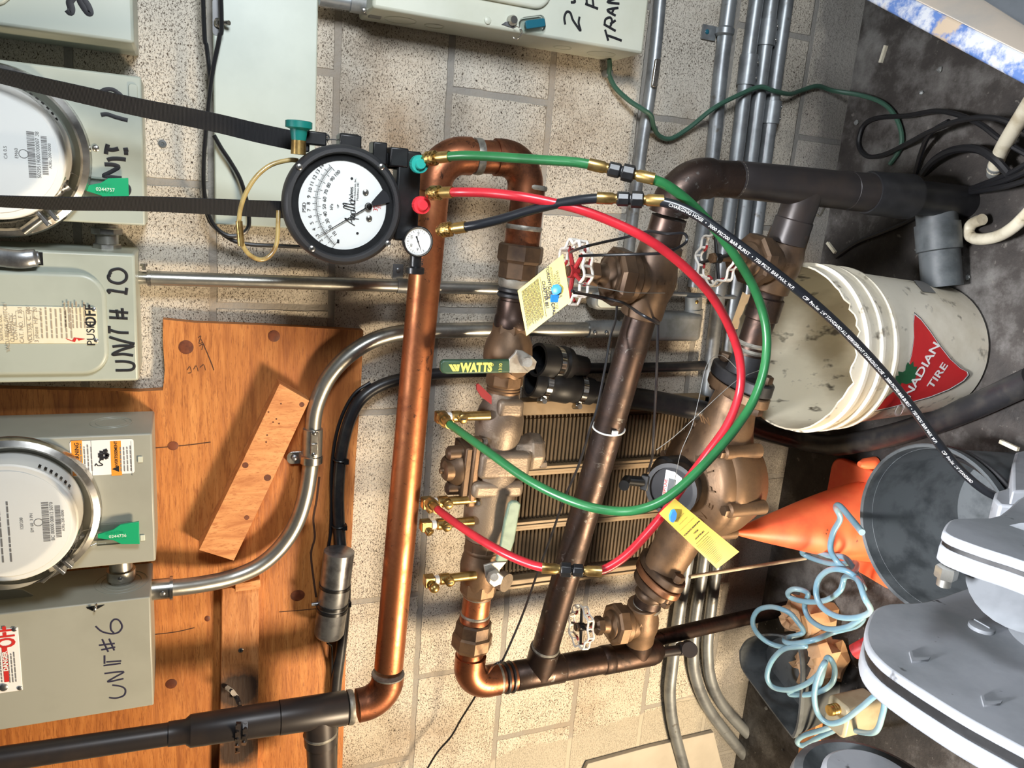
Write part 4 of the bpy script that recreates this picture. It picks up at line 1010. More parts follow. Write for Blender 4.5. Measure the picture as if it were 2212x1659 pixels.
# --- bypass pipe
RA = P(1467, 383, -.34)
t = thing('bypass_pipe', 'thick brown copper bypass pipe slanting across in front of the tan grille', 'pipe', BT.lerp(BU, .5))
V1 = P(1406, 604, -.325)
part(MB().tube([BT + dY * .06, BT.lerp(BU, .5), along(BT, BU, 680)], RP, 32), 'tube', M['copperb' if 0 else 'copperd'], t)
p_ = along(BT, BU, 665); part(MB().lathe([(-.002, .0275), (0, .0285), (.003, .0275)], p_, dY, 28), 'solder_ring', M['solder'], t)
zt = along(BT, BU, 924)
solo(MB().torus(zt, (dY + EZ * .12).normalized(), .0285, .0016, 40, 8).box(zt - EY * .029 + EZ * .004, .007, .007, .009), 'zip_tie', M['white'], 'white zip tie around the brown bypass pipe', 'zip tie')
part(MB().tube([along(BT, BU, 540), along(BT, BU, 470)], .0285, 32), 'upper_tube', M['copperd'], t)
part(elbow(RA, dY, P(1700, 394, -.34) - RA, .0325, .048, ext=.01), 'elbow', M['copperd'], t)
# --- riser to the floor
R1 = P(1590, 388, -.34); R2 = P(2150, 420, -.34)
R2 = V((R1.x + .002, -.34, FL)); R1 = V((R1.x, -.34, R1.z))
t = thing('riser_pipe', 'black soot-stained riser pipe coming up out of the floor', 'pipe', R2)
part(MB().tube([RA.lerp(R1, .35), R1], .0295, 32), 'tube', M['copperd'], t)
part(MB().lathe([(-.003, .0295), (0, .0305), (.003, .0295)], R1, -EZ, 28), 'solder_ring', M['solder'], t)
part(pxl(R1, R2, [(1586, 39), (1588, 40), (1620, 40), (1690, 40), (1830, 40)], 0), 'tee', M['blackpipe'], t)
part(pxl(R1, R2, [(1828, 38), (1830, 41), (1874, 41), (1876, 38)], 0), 'collar', M['blackpipe'], t)
part(pxl(R1, R2, [(1872, 44), (1876, 46), (1910, 46), (1960, 48), (1962, 44)], 0), 'coupling', M['rubber'], t)
part(MB().cyl(along(R1, R2, 1950, 0), R2 + EZ * .0005, .031), 'lower_tube', M['rubber'], t)
MT = along(R1, R2, 1742, 0); MV = P(1700, 520, -.325); dM = (MV - MT).normalized()
part(MB().lathe([(0, .031), (.056, .031), (.058, .033), (.098, .033), (.1, .028)], MT, dM, 28), 'tee_branch', M['blackpipe'], t)
# second black drop to the floor behind the pail
o1 = P(2035, 440, -.40); 
t = thing('drain_pipe', 'dark plastic drain pipe on the floor between the riser and the pail', 'pipe', V((o1.x, -.36, FL)))
q0 = PZ(2020, 425, FL + .06); q1 = PZ(2035, 620, FL + .045)
part(MB().cyl(q0, q1, .036), 'tube', M['darkgrey'], t)
part(MB().lathe([(0, .040), (.05, .040), (.052, .036)], q0.lerp(q1, .3), q1 - q0, 24), 'coupling', M['darkgrey'], t)
# ================================================================ gate valves
def handwheel(t, c, ax, R, hub_mat, twist=0.0, ns=5):
    u, w = perp(ax)
    def fr(a): return 1 + .09 * math.cos(ns * 2 * a)
    wh = MB()
    h = R * .15
    for s_ in (-1, 1):
        pts = []
        for k in range(60):
            a = 2 * math.pi * k / 60; q = R * fr(a)
            pts.append(c + u * (q * math.cos(a)) + w * (q * math.sin(a)) + ax * (h * s_))
        wh.tube(pts, R * .052, 8, closed=True)
    for k in range(ns * 4):
        a = 2 * math.pi * k / (ns * 4); q = R * fr(a)
        p = c + u * (q * math.cos(a)) + w * (q * math.sin(a))
        wh.cyl(p - ax * h, p + ax * h, R * .055, 8)
    rim = part(wh, 'handwheel', M['whitep'], t, label='chipped white and red handwheel')
    rp = MB()
    for k in range(ns * 2):
        a0 = math.pi * k / ns + .25
        pts = [c + u * (R * .93 * fr(a) * math.cos(a)) + w * (R * .93 * fr(a) * math.sin(a)) + ax * (-h * .7) for a in (a0, a0 + .1, a0 + .2, a0 + .3)]
        rp.tube(pts, R * .05, 8)
    part(rp, 'red_rim', M['redp'], rim)
    sp = MB().lathe([(-R * .16, R * .2), (R * .16, R * .22), (R * .2, R * .12)], c, ax, 16)
    for k in range(ns):
        a = 2 * math.pi * k / ns + twist; dd = u * math.cos(a) + w * math.sin(a)
        sp.tube([c + dd * R * .15, c + dd * R * .97], [R * .085, R * .06], 8)
    part(sp, 'spokes', hub_mat, rim)
    return rim
def gatevalve(label, c, run, stem, k, mats, wheel_c, R, letters=None, ns=5, Lr=.05):
    run = run.normalized(); stem = (wheel_c - c).normalized(); H = (wheel_c - c).length
    run = (run - stem * run.dot(stem) * .0).normalized()
    t = thing('gate_valve', label, 'valve', c, 'bronze gate valves')
    bd = part(MB().lathe([(-Lr, .029 * k), (-Lr + .002, .0315 * k), (-.026 * k, .0325 * k), (-.012 * k, .036 * k), (.012 * k, .036 * k), (.026 * k, .0325 * k), (Lr - .002, .0315 * k), (Lr, .029 * k)], c, run, 32)
         .lathe([(-.033 * k, .006), (-.03 * k, .022 * k), (0, .031 * k), (.030 * k, .031 * k), (.036 * k, .037 * k), (.046 * k, .037 * k)], c, stem, 32), 'body', mats[0], t)
    bn = part(MB().lathe([(.046 * k, .040 * k), (.049 * k, .043 * k), (.066 * k, .043 * k), (.070 * k, .038 * k)], c, stem, 8, ph=.25), 'bonnet_nut', mats[1], t, ang=22)
    part(MB().lathe([(.068 * k, .030 * k), (.074 * k, .028 * k), (.080 * k, .017 * k), (.086 * k, .015 * k), (.094 * k, .015 * k)], c, stem, 24), 'bonnet', mats[1], bn)
    part(MB().lathe([(.092 * k, .016 * k), (.094 * k, .019 * k), (.106 * k, .019 * k), (.110 * k, .014 * k)], c, stem, 6), 'packing_nut', mats[2], bn, ang=22)
    part(MB().lathe([(.106 * k, .0055), (H + .006, .0055)], c, stem, 12).nut(c + stem * (H - .002), stem, .009, .007, 6), 'stem', mats[2], t)
    handwheel(t, c + stem * (H - .008), stem, R, mats[3], .3, ns)
    if letters:
        for s_, px, py, sz, off in letters:
            p0 = P(px, py, c.y - off)
            part(text(s_, p0, -EZ, EX, sz, .0005), 'cast_letters', mats[1], bd)
    return t
def towards(px, py, base, ty=0.0):
    """point above base (stem upright, small sideways tilt allowed) that projects on (px,py)"""
    best = None
    for i in range(-30, 31):
        v = (EZ + EX * (i * .02) + EY * ty).normalized()
        for j in range(60):
            d = .07 + j * .0015
            q = proj(base + v * d); e = (q[0] - px) ** 2 + (q[1] - py) ** 2
            if best is None or e < best[0]: best = (e, base + v * d)
    return best[1]
V1 = along(BT, BU, 606)
W1c = towards(1228, 586, V1)
gatevalve('gate valve on the bypass pipe, its wheel tied with a yellow tag', V1, dY, EZ, 1.12, (M['bronzed'], M['bronzed'], M['bronze'], M['redp']), W1c, .047, [('UCE CU', 1438, 612, .010, .046), ('B 62', 1428, 610, .010, .046)], Lr=.062)
V2 = along(MT, MV, 566); V2 = P(1684, 564, -.315)
W2c = towards(1522, 553, V2, -.12)
gatevalve('gate valve beside the pail, its handwheel seen between the hoses', V2, dM, EZ, 1.08, (M['bronzed'], M['bronzed'], M['bronze'], M['black']), W2c, .042, [('TOYO', 1706, 573, .010, .040), ('200', 1688, 578, .010, .040)], ns=4, Lr=.056)
V3 = P(1384, 1344, -.19)
W3c = towards(1247, 1354, V3)
gatevalve('lowest gate valve with thin handwheel, at the end of the header', V3, VU - VT, EZ, 1.02, (M['bronze'], M['bronze'], M['bronzed'], M['black']), W3c, .040, [('A', 1385, 1352, .010, .040)], ns=4, Lr=.05)
# ================================================================ meter run and water meter
t = thing('meter_pipe', 'dark copper pipe between the gate valve and the water meter inlet', 'pipe', P(1640, 690, -.3))
F1 = P(1603, 812, -.285)
part(MB().tube([V2.lerp(F1, .2), F1], RP, 28), 'tube', M['copperb'], t)
for px in (655, 676): 
    part(MB().lathe([(-.012, .028), (-.010, .0305), (.010, .0305), (.012, .028)], along(V2, F1, px), F1 - V2, 28), 'collar', M['copperb'], t)
part(MB().lathe([(-.004, .028), (0, .030), (.004, .028)], along(V2, F1, 684), F1 - V2, 28), 'rubber_ring', M['rubber'], t)
for px, r_ in ((742, .030), (756, .030)): part(MB().lathe([(-.004, .027), (0, r_), (.004, .027)], along(V2, F1, px), F1 - V2, 28), 'solder_ring', M['solder'], t)
part(pxl(V2, F1, [(765, 33), (770, 34), (800, 37), (806, 40)]), 'coupling', M['rubber'], t)
MO = P(1400, 1290, -.2)             # outlet end
mc = P(1488, 1040, -.255)           # middle of the lid
dR = (MO - F1); dR.z = 0; dR.normalize()
WM = thing('water_meter', 'large bronze water meter with black register, behind the hoses', 'water meter', mc)
low = V((mc.x, mc.y, mc.z - .05))
bd = part(MB().lathe([(-.105, .03), (-.10, .05), (-.07, .085), (-.03, .104), (.0, .110), (.012, .110), (.02, .104)], low, EZ, 56), 'bowl', M['bronze'], WM)
lid = part(MB().lathe([(.0, .104), (.012, .105), (.024, .100), (.030, .092), (.034, .080), (.044, .066), (.048, .045)], low + EZ * .018, EZ, 56), 'lid', M['bronze'], WM)
for k in range(6):
    a = math.radians(20 + 60 * k); e = EX * math.cos(a) + EY * math.sin(a)
    part(MB().lathe([(-.058, .014), (.022, .014), (.026, .010)], low + e * .105 + EZ * .01, EZ, 14), 'bolt_lug', M['bronze'], bd)
for k in range(6):
    a = math.radians(20 + 60 * k); e = EX * math.cos(a) + EY * math.sin(a)
    part(MB().nut(low + e * .105 + EZ * .035, EZ, .0105, .010, 6), 'bolt', M['bronzed'], bd)
# cast lettering around the register
for k, ch in enumerate('NEPTUNE'):
    a = math.radians(-128 + 24 * k); e = EX * math.cos(a) + EY * math.sin(a)
    part(text(ch, low + e * .078 + EZ * (.056), V((-math.sin(a), math.cos(a), 0)), -e * .95 + EZ * .3, .024, .001, bold=.0004), 'cast_letter', M['bronze'], lid)
# necks and flanges
N1 = along(F1, F1 + dR * .01 + V((0, 0, 0)), 0) if False else None
nz = low.z - .012
ia = V((F1.x, F1.y, F1.z)); ib = low + (ia - low).normalized() * .06
part(MB().tube([ia + (low - ia).normalized() * .018, ia.lerp(low, .45), low], [.036, .050, .085], 32), 'inlet_neck', M['bronze'], WM)
oa = P(1432, 1228, -.215)
part(MB().tube([low, low.lerp(oa, .55), oa], [.085, .047, .040], 32), 'outlet_neck', M['bronze'], WM)
part(text('IN', P(1521, 907, F1.y - .03), (P(1535, 912, -.3) - P(1510, 900, -.3)).normalized(), (P(1513, 880, -.3) - P(1521, 907, -.3)).normalized(), .026, .004, bold=.0006), 'cast_letter', M['bronze'], bd)
def ovalflange(c, ax, mat, h, w=.155, d=.078, parent=None, nm='flange'):
    ax = ax.normalized(); u = (EY - ax * EY.dot(ax)).normalized(); v = ax.cross(u)
    ol = []
    for k in range(40):
        a = 2 * math.pi * k / 40; ol.append((w / 2 * math.copysign(abs(math.cos(a)) ** 1.25, math.cos(a)), d / 2 * math.copysign(abs(math.sin(a)) ** .8, math.sin(a))))
    f = part(MB().prism(ol, c - ax * h / 2, u, v, h), nm, mat, parent, bevel=.003)
    return f, u
ai = (low - ia).normalized()
fl, u = ovalflange(ia + ai * .004, ai, M['rubber'], .024, parent=WM, nm='inlet_flange')
f2, u = ovalflange(ia + ai * .028, ai, M['bronze'], .020, parent=WM, nm='inlet_flange')
for s_ in (-1, 1):
    part(MB().cyl(ia + u * (s_ * .060) - ai * .022, ia + u * (s_ * .060) + ai * .05, .009).nut(ia + u * (s_ * .060) - ai * .024, ai, .014, .013).nut(ia + u * (s_ * .060) + ai * .038, ai, .014, .013), 'flange_bolt', M['bronzed'], WM)
ao = (oa - low).normalized()
f3, u = ovalflange(oa + ao * .004, ao, M['bronzed'], .018, .13, parent=WM, nm='outlet_flange')
f4, u = ovalflange(oa + ao * .024, ao, M['bronzef'], .016, .13, parent=WM, nm='outlet_flange')
f5, u = ovalflange(oa + ao * .042, ao, M['bronzed'], .016, .11, parent=WM, nm='outlet_flange')
for s_ in (-1, 1):
    part(MB().cyl(oa + u * (s_ * .050) - ao * .02, oa + u * (s_ * .050) + ao * .05, .008).nut(oa + u * (s_ * .050) - ao * .022, ao, .012, .014).nut(oa + u * (s_ * .050) + ao * .044, ao, .011, .011), 'flange_bolt', M['bronzed'], WM)
# register
rb = low + EZ * .06
ra = (EZ * .80 - EY * .56 + EX * .06).normalized()
rg = part(MB().lathe([(-.004, .052), (.045, .052), (.05, .047)], rb, EZ, 40).lathe([(.034, .046), (.066, .05), (.074, .05), (.074, .042), (.068, .042)], rb, ra, 40), 'register', M['black'], WM)
fc = rb + ra * .0685; fu = (EX - ra * EX.dot(ra)).normalized(); fv = ra.cross(fu)
part(MB().lathe([(0, .0415), (.001, .0415)], fc - ra * .001, ra, 36), 'face_base', M['ink'], rg)
fp = part(MB().prism([(-.026, -.030), (.026, -.030), (.034, -.014), (.034, .002), (-.034, .002), (-.034, -.014)], fc + fv * .014 + ra * .0005, fu, fv, .0012), 'face_plate', M['sticker'], rg)
part(MB().prism([(-.022, -.020), (.020, -.020), (.020, -.006), (-.022, -.006)], fc + fv * .014 + ra * .0018, fu, fv, .0006), 'display', M['darkgrey'], fp)
part(text('NEPTUNE', fc + ra * .0018 + fv * .0125, fu, fv, .0075, .0004, bold=.0002), 'face_print', M['inkr'], fp)
hg = rb + ra * .070 + fv * .052
part(MB().box(hg, .03, .016, .014, fu, fv), 'hinge', M['black'], rg, bevel=.002)
part(MB().tube([hg + fv * .004, hg + fv * .03 + ra * .02, hg + fv * .02 + ra * .055], .010, 12), 'hinged_cap', M['black'], rg)
# outlet nipple down to valve 3
t = thing('meter_pipe', 'short copper nipple with earth clamp between the water meter and lowest valve', 'pipe', MO)
o1 = oa + ao * .048; o2 = V3.lerp(o1, .45)
part(MB().tube([o1, o2], .029, 28), 'tube', M['copperd'], t)
part(MB().lathe([(-.005, .029), (0, .032), (.008, .032), (.012, .029)], o1.lerp(o2, .25), o2 - o1, 28), 'collar', M['bronzed'], t)
part(MB().lathe([(-.004, .029), (0, .031), (.004, .029)], o1.lerp(o2, .95), o2 - o1, 28), 'solder_ring', M['solder'], t)
cl = P(1436, 1275, -.22); u_ = (o2 - o1).normalized()
cp = part(MB().lathe([(-.004, .029), (-.003, .0315), (.004, .0315), (.005, .029)], o1.lerp(o2, .35), u_, 28).box(cl, .02, .018, .014), 'earth_clamp', M['steel'], t)
part(MB().nut(cl - EY * .008, -EY, .007, .006).cyl(cl, cl - EX * .026, .003), 'clamp_screw', M['steel'], cp)
# thin rod from there to the blue hose
straight('ground_rod', 'thin pale rod from the meter outlet towards the coiled blue hose', [P(1490, 1246, -.17), P(1600, 1228, -.15), P(1740, 1206, -.13)], .0042, M['whitedirty'], 'rod')
# vertical drain to the floor in front of the conduits
q0 = P(1392, 1392, -.135); q1 = V((q0.x + .02, -.12, FL)); 
t = thing('drain_pipe', 'dark copper drop pipe crossing the curved conduits to the floor', 'pipe', q1)
part(MB().tube([P(1388, 1386, -.13), P(1500, 1360, -.115), P(1640, 1328, -.10), P(1800, 1292, -.09)], .0178, 24), 'tube', M['copperb'], t)
t = thing('drain_cock', 'small black drain cock at the lower end of the header', 'valve', P(1470, 1403, -.17))
part(MB().tube([P(1424, 1410, YL), P(1484, 1402, YL)], .011, 18), 'tube', M['blackpipe'], t)
part(MB().cyl(P(1486, 1400, YL + .02), P(1490, 1404, YL - .028), .0175).nut(P(1466, 1402, YL), (P(1490, 1400, YL) - P(1466, 1402, YL)), .015, .014, 8), 'cap', M['blackpipe'], t, bevel=.001)
# ================================================================ hanging test gauge
GD = 1.07; GO = PD(741, 444, GD); gs = spx(GO)
nG = -EY
def G(px, py, h=0.0):
    """point of the gauge's own frame; px,py as seen in the picture, h towards the room"""
    return GO + EX * (-(py - 444) * gs * 1.02) - EZ * ((px - 741) * gs * 1.06) + nG * h
KR = 1.04
t = GA = thing('test_gauge', 'large round black pressure test gauge hanging on two straps', 'pressure gauge', GO)
R0 = 122 * gs * KR
part(MB().lathe([(-.062, R0 * .80), (-.056, R0 * .93), (-.014, R0 * .96), (-.012, R0), (.004, R0), (.009, R0 * .975), (.012, R0 * .93), (.012, R0 * .875), (.006, R0 * .86), (.004, R0 * .845), (-.004, R0 * .83)], GO, nG, 80, caps=False).lathe([(-.0622, 0), (-.062, R0 * .8)], GO, nG, 80, caps=False), 'case', M['blackm'], t)
part(MB().lathe([(.002, R0 * .86), (.0015, R0 * .74)], GO, nG, 72, caps=False), 'inner_ring', M['black'], t)
dl = part(MB().lathe([(-.006, R0 * .80), (.0000, R0 * .755), (.0002, 0)], GO, nG, 72, caps=False), 'dial_plate', M['dial'], t)
part(MB().lathe([(.0068, R0 * .86), (.0072, R0 * .5), (.0072, 0)], GO, nG, 64, caps=False), 'lens', M['glass'], t)
for px, py in ((651, 373), (813, 358), (833, 517), (678, 536)):
    c = G(px, py, .0115)
    s_ = part(MB().lathe([(0, .0042), (.002, .0042), (.003, .0025)], c, nG, 14), 'screw', M['steel'], t)
    part(MB().box(c + nG * .0031, .0042, .0008, .0006, EX, EZ).box(c + nG * .0031, .0008, .0042, .0006, EX, EZ), 'screw_recess', M['ink'], s_)
# scale
H = G(792, 442, .0005); ra_ = 105 * gs * 1.05
def pol(a, r, h=.0006):
    a = math.radians(a); return H + EX * (math.sin(a) * r) + EZ * (math.cos(a) * r) + nG * h
mb = MB(); mb.tube([pol(-51 + 94 * k / 40, ra_) for k in range(41)], .00022, 5)
A0, A1 = -51.0, 43.0
for k in range(76):
    a = A0 + (A1 - A0) * k / 75; l = .0055 if k % 5 == 0 else .003
    mb.tube([pol(a, ra_), pol(a, ra_ + l)], .00016 if k % 5 else .00024, 4)
for k in range(51):
    a = A0 + (A1 - A0) * k / 50; l = .0055 if k % 5 == 0 else .003
    mb.tube([pol(a, ra_), pol(a, ra_ - l)], .00014 if k % 5 else .00024, 4)
for k in range(1, 16):
    a = A0 + (A1 - A0) * k / 15; ar = math.radians(a)
    mb.add(text(str(k), pol(a, ra_ + .0105), EX * math.cos(ar) - EZ * math.sin(ar), EX * math.sin(ar) + EZ * math.cos(ar), .0068, .0003))
for k in range(1, 11):
    a = A0 + (A1 - A0) * k / 10; ar = math.radians(a)
    mb.add(text(str(k * 10), pol(a, ra_ - .0105), EX * math.cos(ar) - EZ * math.sin(ar), EX * math.sin(ar) + EZ * math.cos(ar), .0068, .0003))
mb.add(text('PSID', G(664, 453, .0006), EX, EZ, .0068, .0003)).add(text('kPa', G(718, 448, .0006), EX, EZ, .006, .0003)).add(text('UP', G(731, 446, .0006), EX, EZ, .004, .0003))
mb.add(text('Valves', G(757, 419, .0006), EX, EZ, .0078, .0003, bold=.0001)).add(text('Conbraco Industries, Inc.', G(764, 418, .0006), EX, EZ, .0042, .0003)).add(text('Matthews, NC', G(770, 412, .0006), EX, EZ, .0042, .0003))
c = G(757, 466, .0006)
# script word 'Apollo'
def scr(pts): mb.tube(cr([G(a, b, .0009) for a, b in pts], 6), .00055, 6)
scr([(766, 484), (752, 476), (745, 470), (755, 472), (766, 471)]); scr([(760, 478), (758, 471)])
scr([(774, 470), (759, 468), (757, 463), (762, 461), (766, 465), (762, 468)]); scr([(762, 461), (758, 458), (758, 453), (765, 453), (766, 458), (760, 459)])
scr([(766, 454), (745, 449), (743, 445), (764, 447)]); scr([(765, 448), (744, 443), (742, 439), (763, 441)]); scr([(763, 441), (757, 438), (757, 433), (764, 433), (764, 438), (758, 439)])
mb.mat(0).torus(G(747, 442, .0006), nG, .0012, .0003, 12, 4)
for px, py in ((757, 387), (772, 500)): mb.lathe([(0, .0018), (.0004, .0018)], G(px, py, .0004), nG, 12)
mb.box(G(733, 519, .0006), .005, .003, .0004, EX, EZ)
part(mb, 'dial_print', M['ink'], dl)
part(text('3%', G(808, 443, .0006), EX, EZ, .009, .0003).add(text('2%', G(816, 440, .0006), EX, EZ, .006, .0003)), 'red_print', M['inkr'], dl)
for px, py in ((786, 413), (795, 467)): part(screw(G(px, py, .0004), .0042), 'dial_screw', M['steel'], dl)
# needle
na = math.radians(-33.5); nd = EX * math.sin(na) + EZ * math.cos(na); nw = EX * math.cos(na) - EZ * math.sin(na)
hb = H + nG * .0035
nm = MB().prism([(-.0008, .004), (-.0003, .082), (.0003, .082), (.0008, .004)], hb - nG * .0006, nw, nd, .0010)
nm.prism([(-.0025, -.006), (.0025, -.006), (.006, -.016), (.0098, -.029), (.004, -.032), (-.004, -.032), (-.0098, -.029), (-.006, -.016)], hb - nG * .0006, nw, nd, .0010)
nm.lathe([(-.001, .0052), (.001, .0052), (.0015, .004)], hb, nG, 20)
nd_ = part(nm, 'needle', M['ink'], t)
part(MB().lathe([(.001, .0046), (.003, .0040), (.0035, .001)], hb, nG, 16), 'needle_hub', M['chrome'], nd_)
# manifold at the lower end with needle valves and hose ports
def knob(px, py, r, h, mat, parent, hub=True):
    c = G(px, py, h); prof = []
    mb = MB(); n = 36; b0 = None
    def gear(z, rr):
        b = len(mb.v)
        for k in range(n * 2):
            a = math.pi * k / n; q = rr * (1 if k % 2 else .93); mb.v.append(c + nG * z + EX * (q * math.cos(a)) + EZ * (q * math.sin(a)))
        return b
    bs = [gear(-.012, r), gear(0, r)]
    mb.bridge(bs[0], bs[1], n * 2); mb.face(tuple(bs[1] + k for k in range(2 * n))); mb.face(tuple(bs[0] + k for k in reversed(range(2 * n))))
    mb.lathe([(0, r * .62), (.004, r * .6), (.006, r * .5), (.006, 0)], c, nG, 28, caps=False)
    mb.lathe([(-.03, r * .5), (-.012, r * .55)], c, nG, 20)
    return part(mb, 'valve_knob', mat, parent)
mf = part(MB().box(G(875, 415, -.012), .125, .03, .034, EX, EY, EZ).box(G(852, 340, -.02), .018, .022, .03, EX, EY, EZ), 'manifold', M['black'], t, bevel=.003)
part(MB().box(G(852, 335, -.010), .026, .03, .026, EX, EY, EZ).box(G(815, 330, -.020), .030, .03, .02, EX, EY, EZ).box(G(755, 312, -.022), .018, .03, .03, EX, EY, EZ).box(G(754, 302, -.022), .008, .02, .026, EX, EY, EZ).box(G(814, 322, -.02), .012, .02, .010, EX, EY, EZ).lathe([(0, .010), (.05, .010)], G(852, 345, -.02), EZ, 16), 'side_ports', M['black'], mf, bevel=.002)
knob(880, 347, .0122, .044, M['teal'], t); knob(889, 430, .0122, .044, M['redk'], t)
# small gauge
c = G(896, 509, .012)
sg = part(MB().lathe([(-.022, .018), (-.002, .0215), (.002, .0225), (.005, .0215), (.005, .0195), (.002, .019)], c, nG, 48, caps=False).lathe([(-.022, 0), (-.022, .018)], c, nG, 40, caps=False), 'small_gauge', M['black'], t)
part(MB().lathe([(.0045, .0208), (.0056, .0202), (.0045, .0195)], c, nG, 48, caps=False), 'bezel', M['chrome'], sg)
part(MB().lathe([(.002, .0195), (.0025, 0)], c, nG, 40, caps=False), 'small_dial', M['dial'], sg)
mb = MB()
for k in range(21):
    a = math.radians(-125 + 12.5 * k - 0); e = EX * math.sin(a) + EZ * math.cos(a); mb.tube([c + e * .0165 + nG * .003, c + e * (.0135 if k % 5 == 0 else .015) + nG * .003], .0002, 4)
for k, s_ in enumerate(('40', '80', '120', '160')):
    a = math.radians(-90 + 60 * k); e = EX * math.sin(a) + EZ * math.cos(a); mb.add(text(s_, c + e * .011 + nG * .003, EX, EZ, .0042, .0002))
a = math.radians(-112); e = EX * math.sin(a) + EZ * math.cos(a); mb.tube([c - e * .005 + nG * .0036, c + e * .0135 + nG * .0036], [.0008, .0002], 6)
e2 = EX * -math.sin(a) - EZ * math.cos(a); mb.tube([c + e2 * .003 + nG * .0036, c + e2 * .008 + nG * .0036], [.0004, .0014], 6)
mb.lathe([(.003, .0012), (.0045, .001)], c, nG, 10)
part(mb, 'dial_print', M['ink'], sg)
part(MB().lathe([(0, .0085), (.016, .0085), (.018, .0135), (.026, .0135), (.027, .012)], G(897, 540, .004), -EX, 24), 'bleed_knob', M['black'], t)
# green knob and bleed port on the upper end
k0 = G(652, 330, -.004)
part(MB().lathe([(0, .010), (.02, .0095)], k0 - EX * .012, EX, 18), 'bleed_body', M['brass'], t)
part(MB().lathe([(.006, .0095), (.020, .0115), (.022, .0175), (.030, .0175), (.031, .015)], k0, EX, 28), 'valve_knob', M['teald'], t)
part(MB().box(G(688, 312, -.03), .018, .022, .03, EX, EY, EZ).box(G(668, 318, -.036), .03, .02, .014, EX, EY, EZ), 'strap_latch', M['black'], t, bevel=.002)
part(MB().tube(cr([G(694, 302, -.028), G(706, 300, -.028), G(716, 305, -.028), G(712, 315, -.028)], 6), .0016, 8).tube([G(708, 311, -.026), G(748, 309, -.026)], .0009, 6), 'latch_wire', M['steel'], t)
# amber bleed tube
part(MB().tube(cr([G(655, 360, -.02), G(636, 361, -.02), G(600, 375, -.016), G(570, 405, -.012), G(548, 450, -.008), G(541, 495, -.006), G(547, 535, -.004), G(560, 556, -.004), G(582, 566, -.006), G(602, 556, -.01), G(614, 530, -.014), G(617, 490, -.02), G(618, 465, -.024)], 8), .0031, 12), 'bleed_tube', M['amber'], t)
part(MB().tube([G(541, 490, -.006), G(545, 540, -.004)], .0045, 12), 'tube_joint', M['brass'], t)
# straps
def strap(label, pts, widths, tilt):
    pth = cr([PD(*q) for q in pts], 8); n = len(pth); mb = MB(); bs = []
    for i, p_ in enumerate(pth):
        k = i / (n - 1); w_ = widths[0] + (widths[1] - widths[0]) * k
        tn = (pth[min(i + 1, n - 1)] - pth[max(i - 1, 0)]).normalized()
        nv = (CC - p_).normalized(); wd = tn.cross(nv).normalized()
        wd = rot(wd, tn, math.radians(tilt[0] + (tilt[1] - tilt[0]) * k)); nn = tn.cross(wd)
        b = len(mb.v); mb.v += [p_ + wd * w_ / 2 + nn * .0008, p_ - wd * w_ / 2 + nn * .0008, p_ - wd * w_ / 2 - nn * .0008, p_ + wd * w_ / 2 - nn * .0008]; bs.append(b)
    for a, b in zip(bs, bs[1:]): mb.bridge(a, b, 4)
    mb.face((bs[0], bs[0] + 1, bs[0] + 2, bs[0] + 3)); mb.face((bs[-1] + 3, bs[-1] + 2, bs[-1] + 1, bs[-1]))
    return solo(mb, 'webbing_strap', M['strap'], label, 'strap')
def mat_strap():
    m, nt, b = newmat('woven_black_webbing'); v = coords(nt)
    w = N(nt, 'ShaderNodeTexWave', bands_direction='Z'); w.inputs['Scale'].default_value = 190; L(nt, v, w.inputs['Vector'])
    c = ramp(nt, w.outputs['Fac'], [(.0, srgb(20, 20, 22)), (1, srgb(44, 44, 46))]); L(nt, c, b.inputs['Base Color']); b.inputs['Roughness'].default_value = .75
    bump(nt, b, w.outputs['Fac'], .6, .0008); return m
M['strap'] = mat_strap()
strap('upper black webbing strap running up across the UNIT 1 lettering', [(-320, 96, .96), (-60, 150, .98), (0, 164, .99), (130, 194, 1.0), (290, 230, 1.02), (450, 262, 1.045), (560, 288, 1.06), (645, 306, 1.08)], (.0262, .0262), (62, 8))
strap('lower black webbing strap ending behind the middle of the gauge', [(-320, 420, .95), (-60, 432, .98), (0, 435, .99), (150, 440, 1.02), (300, 440, 1.06), (450, 446, 1.10), (560, 451, 1.12), (660, 455, 1.13)], (.0262, .0262), (74, 20))
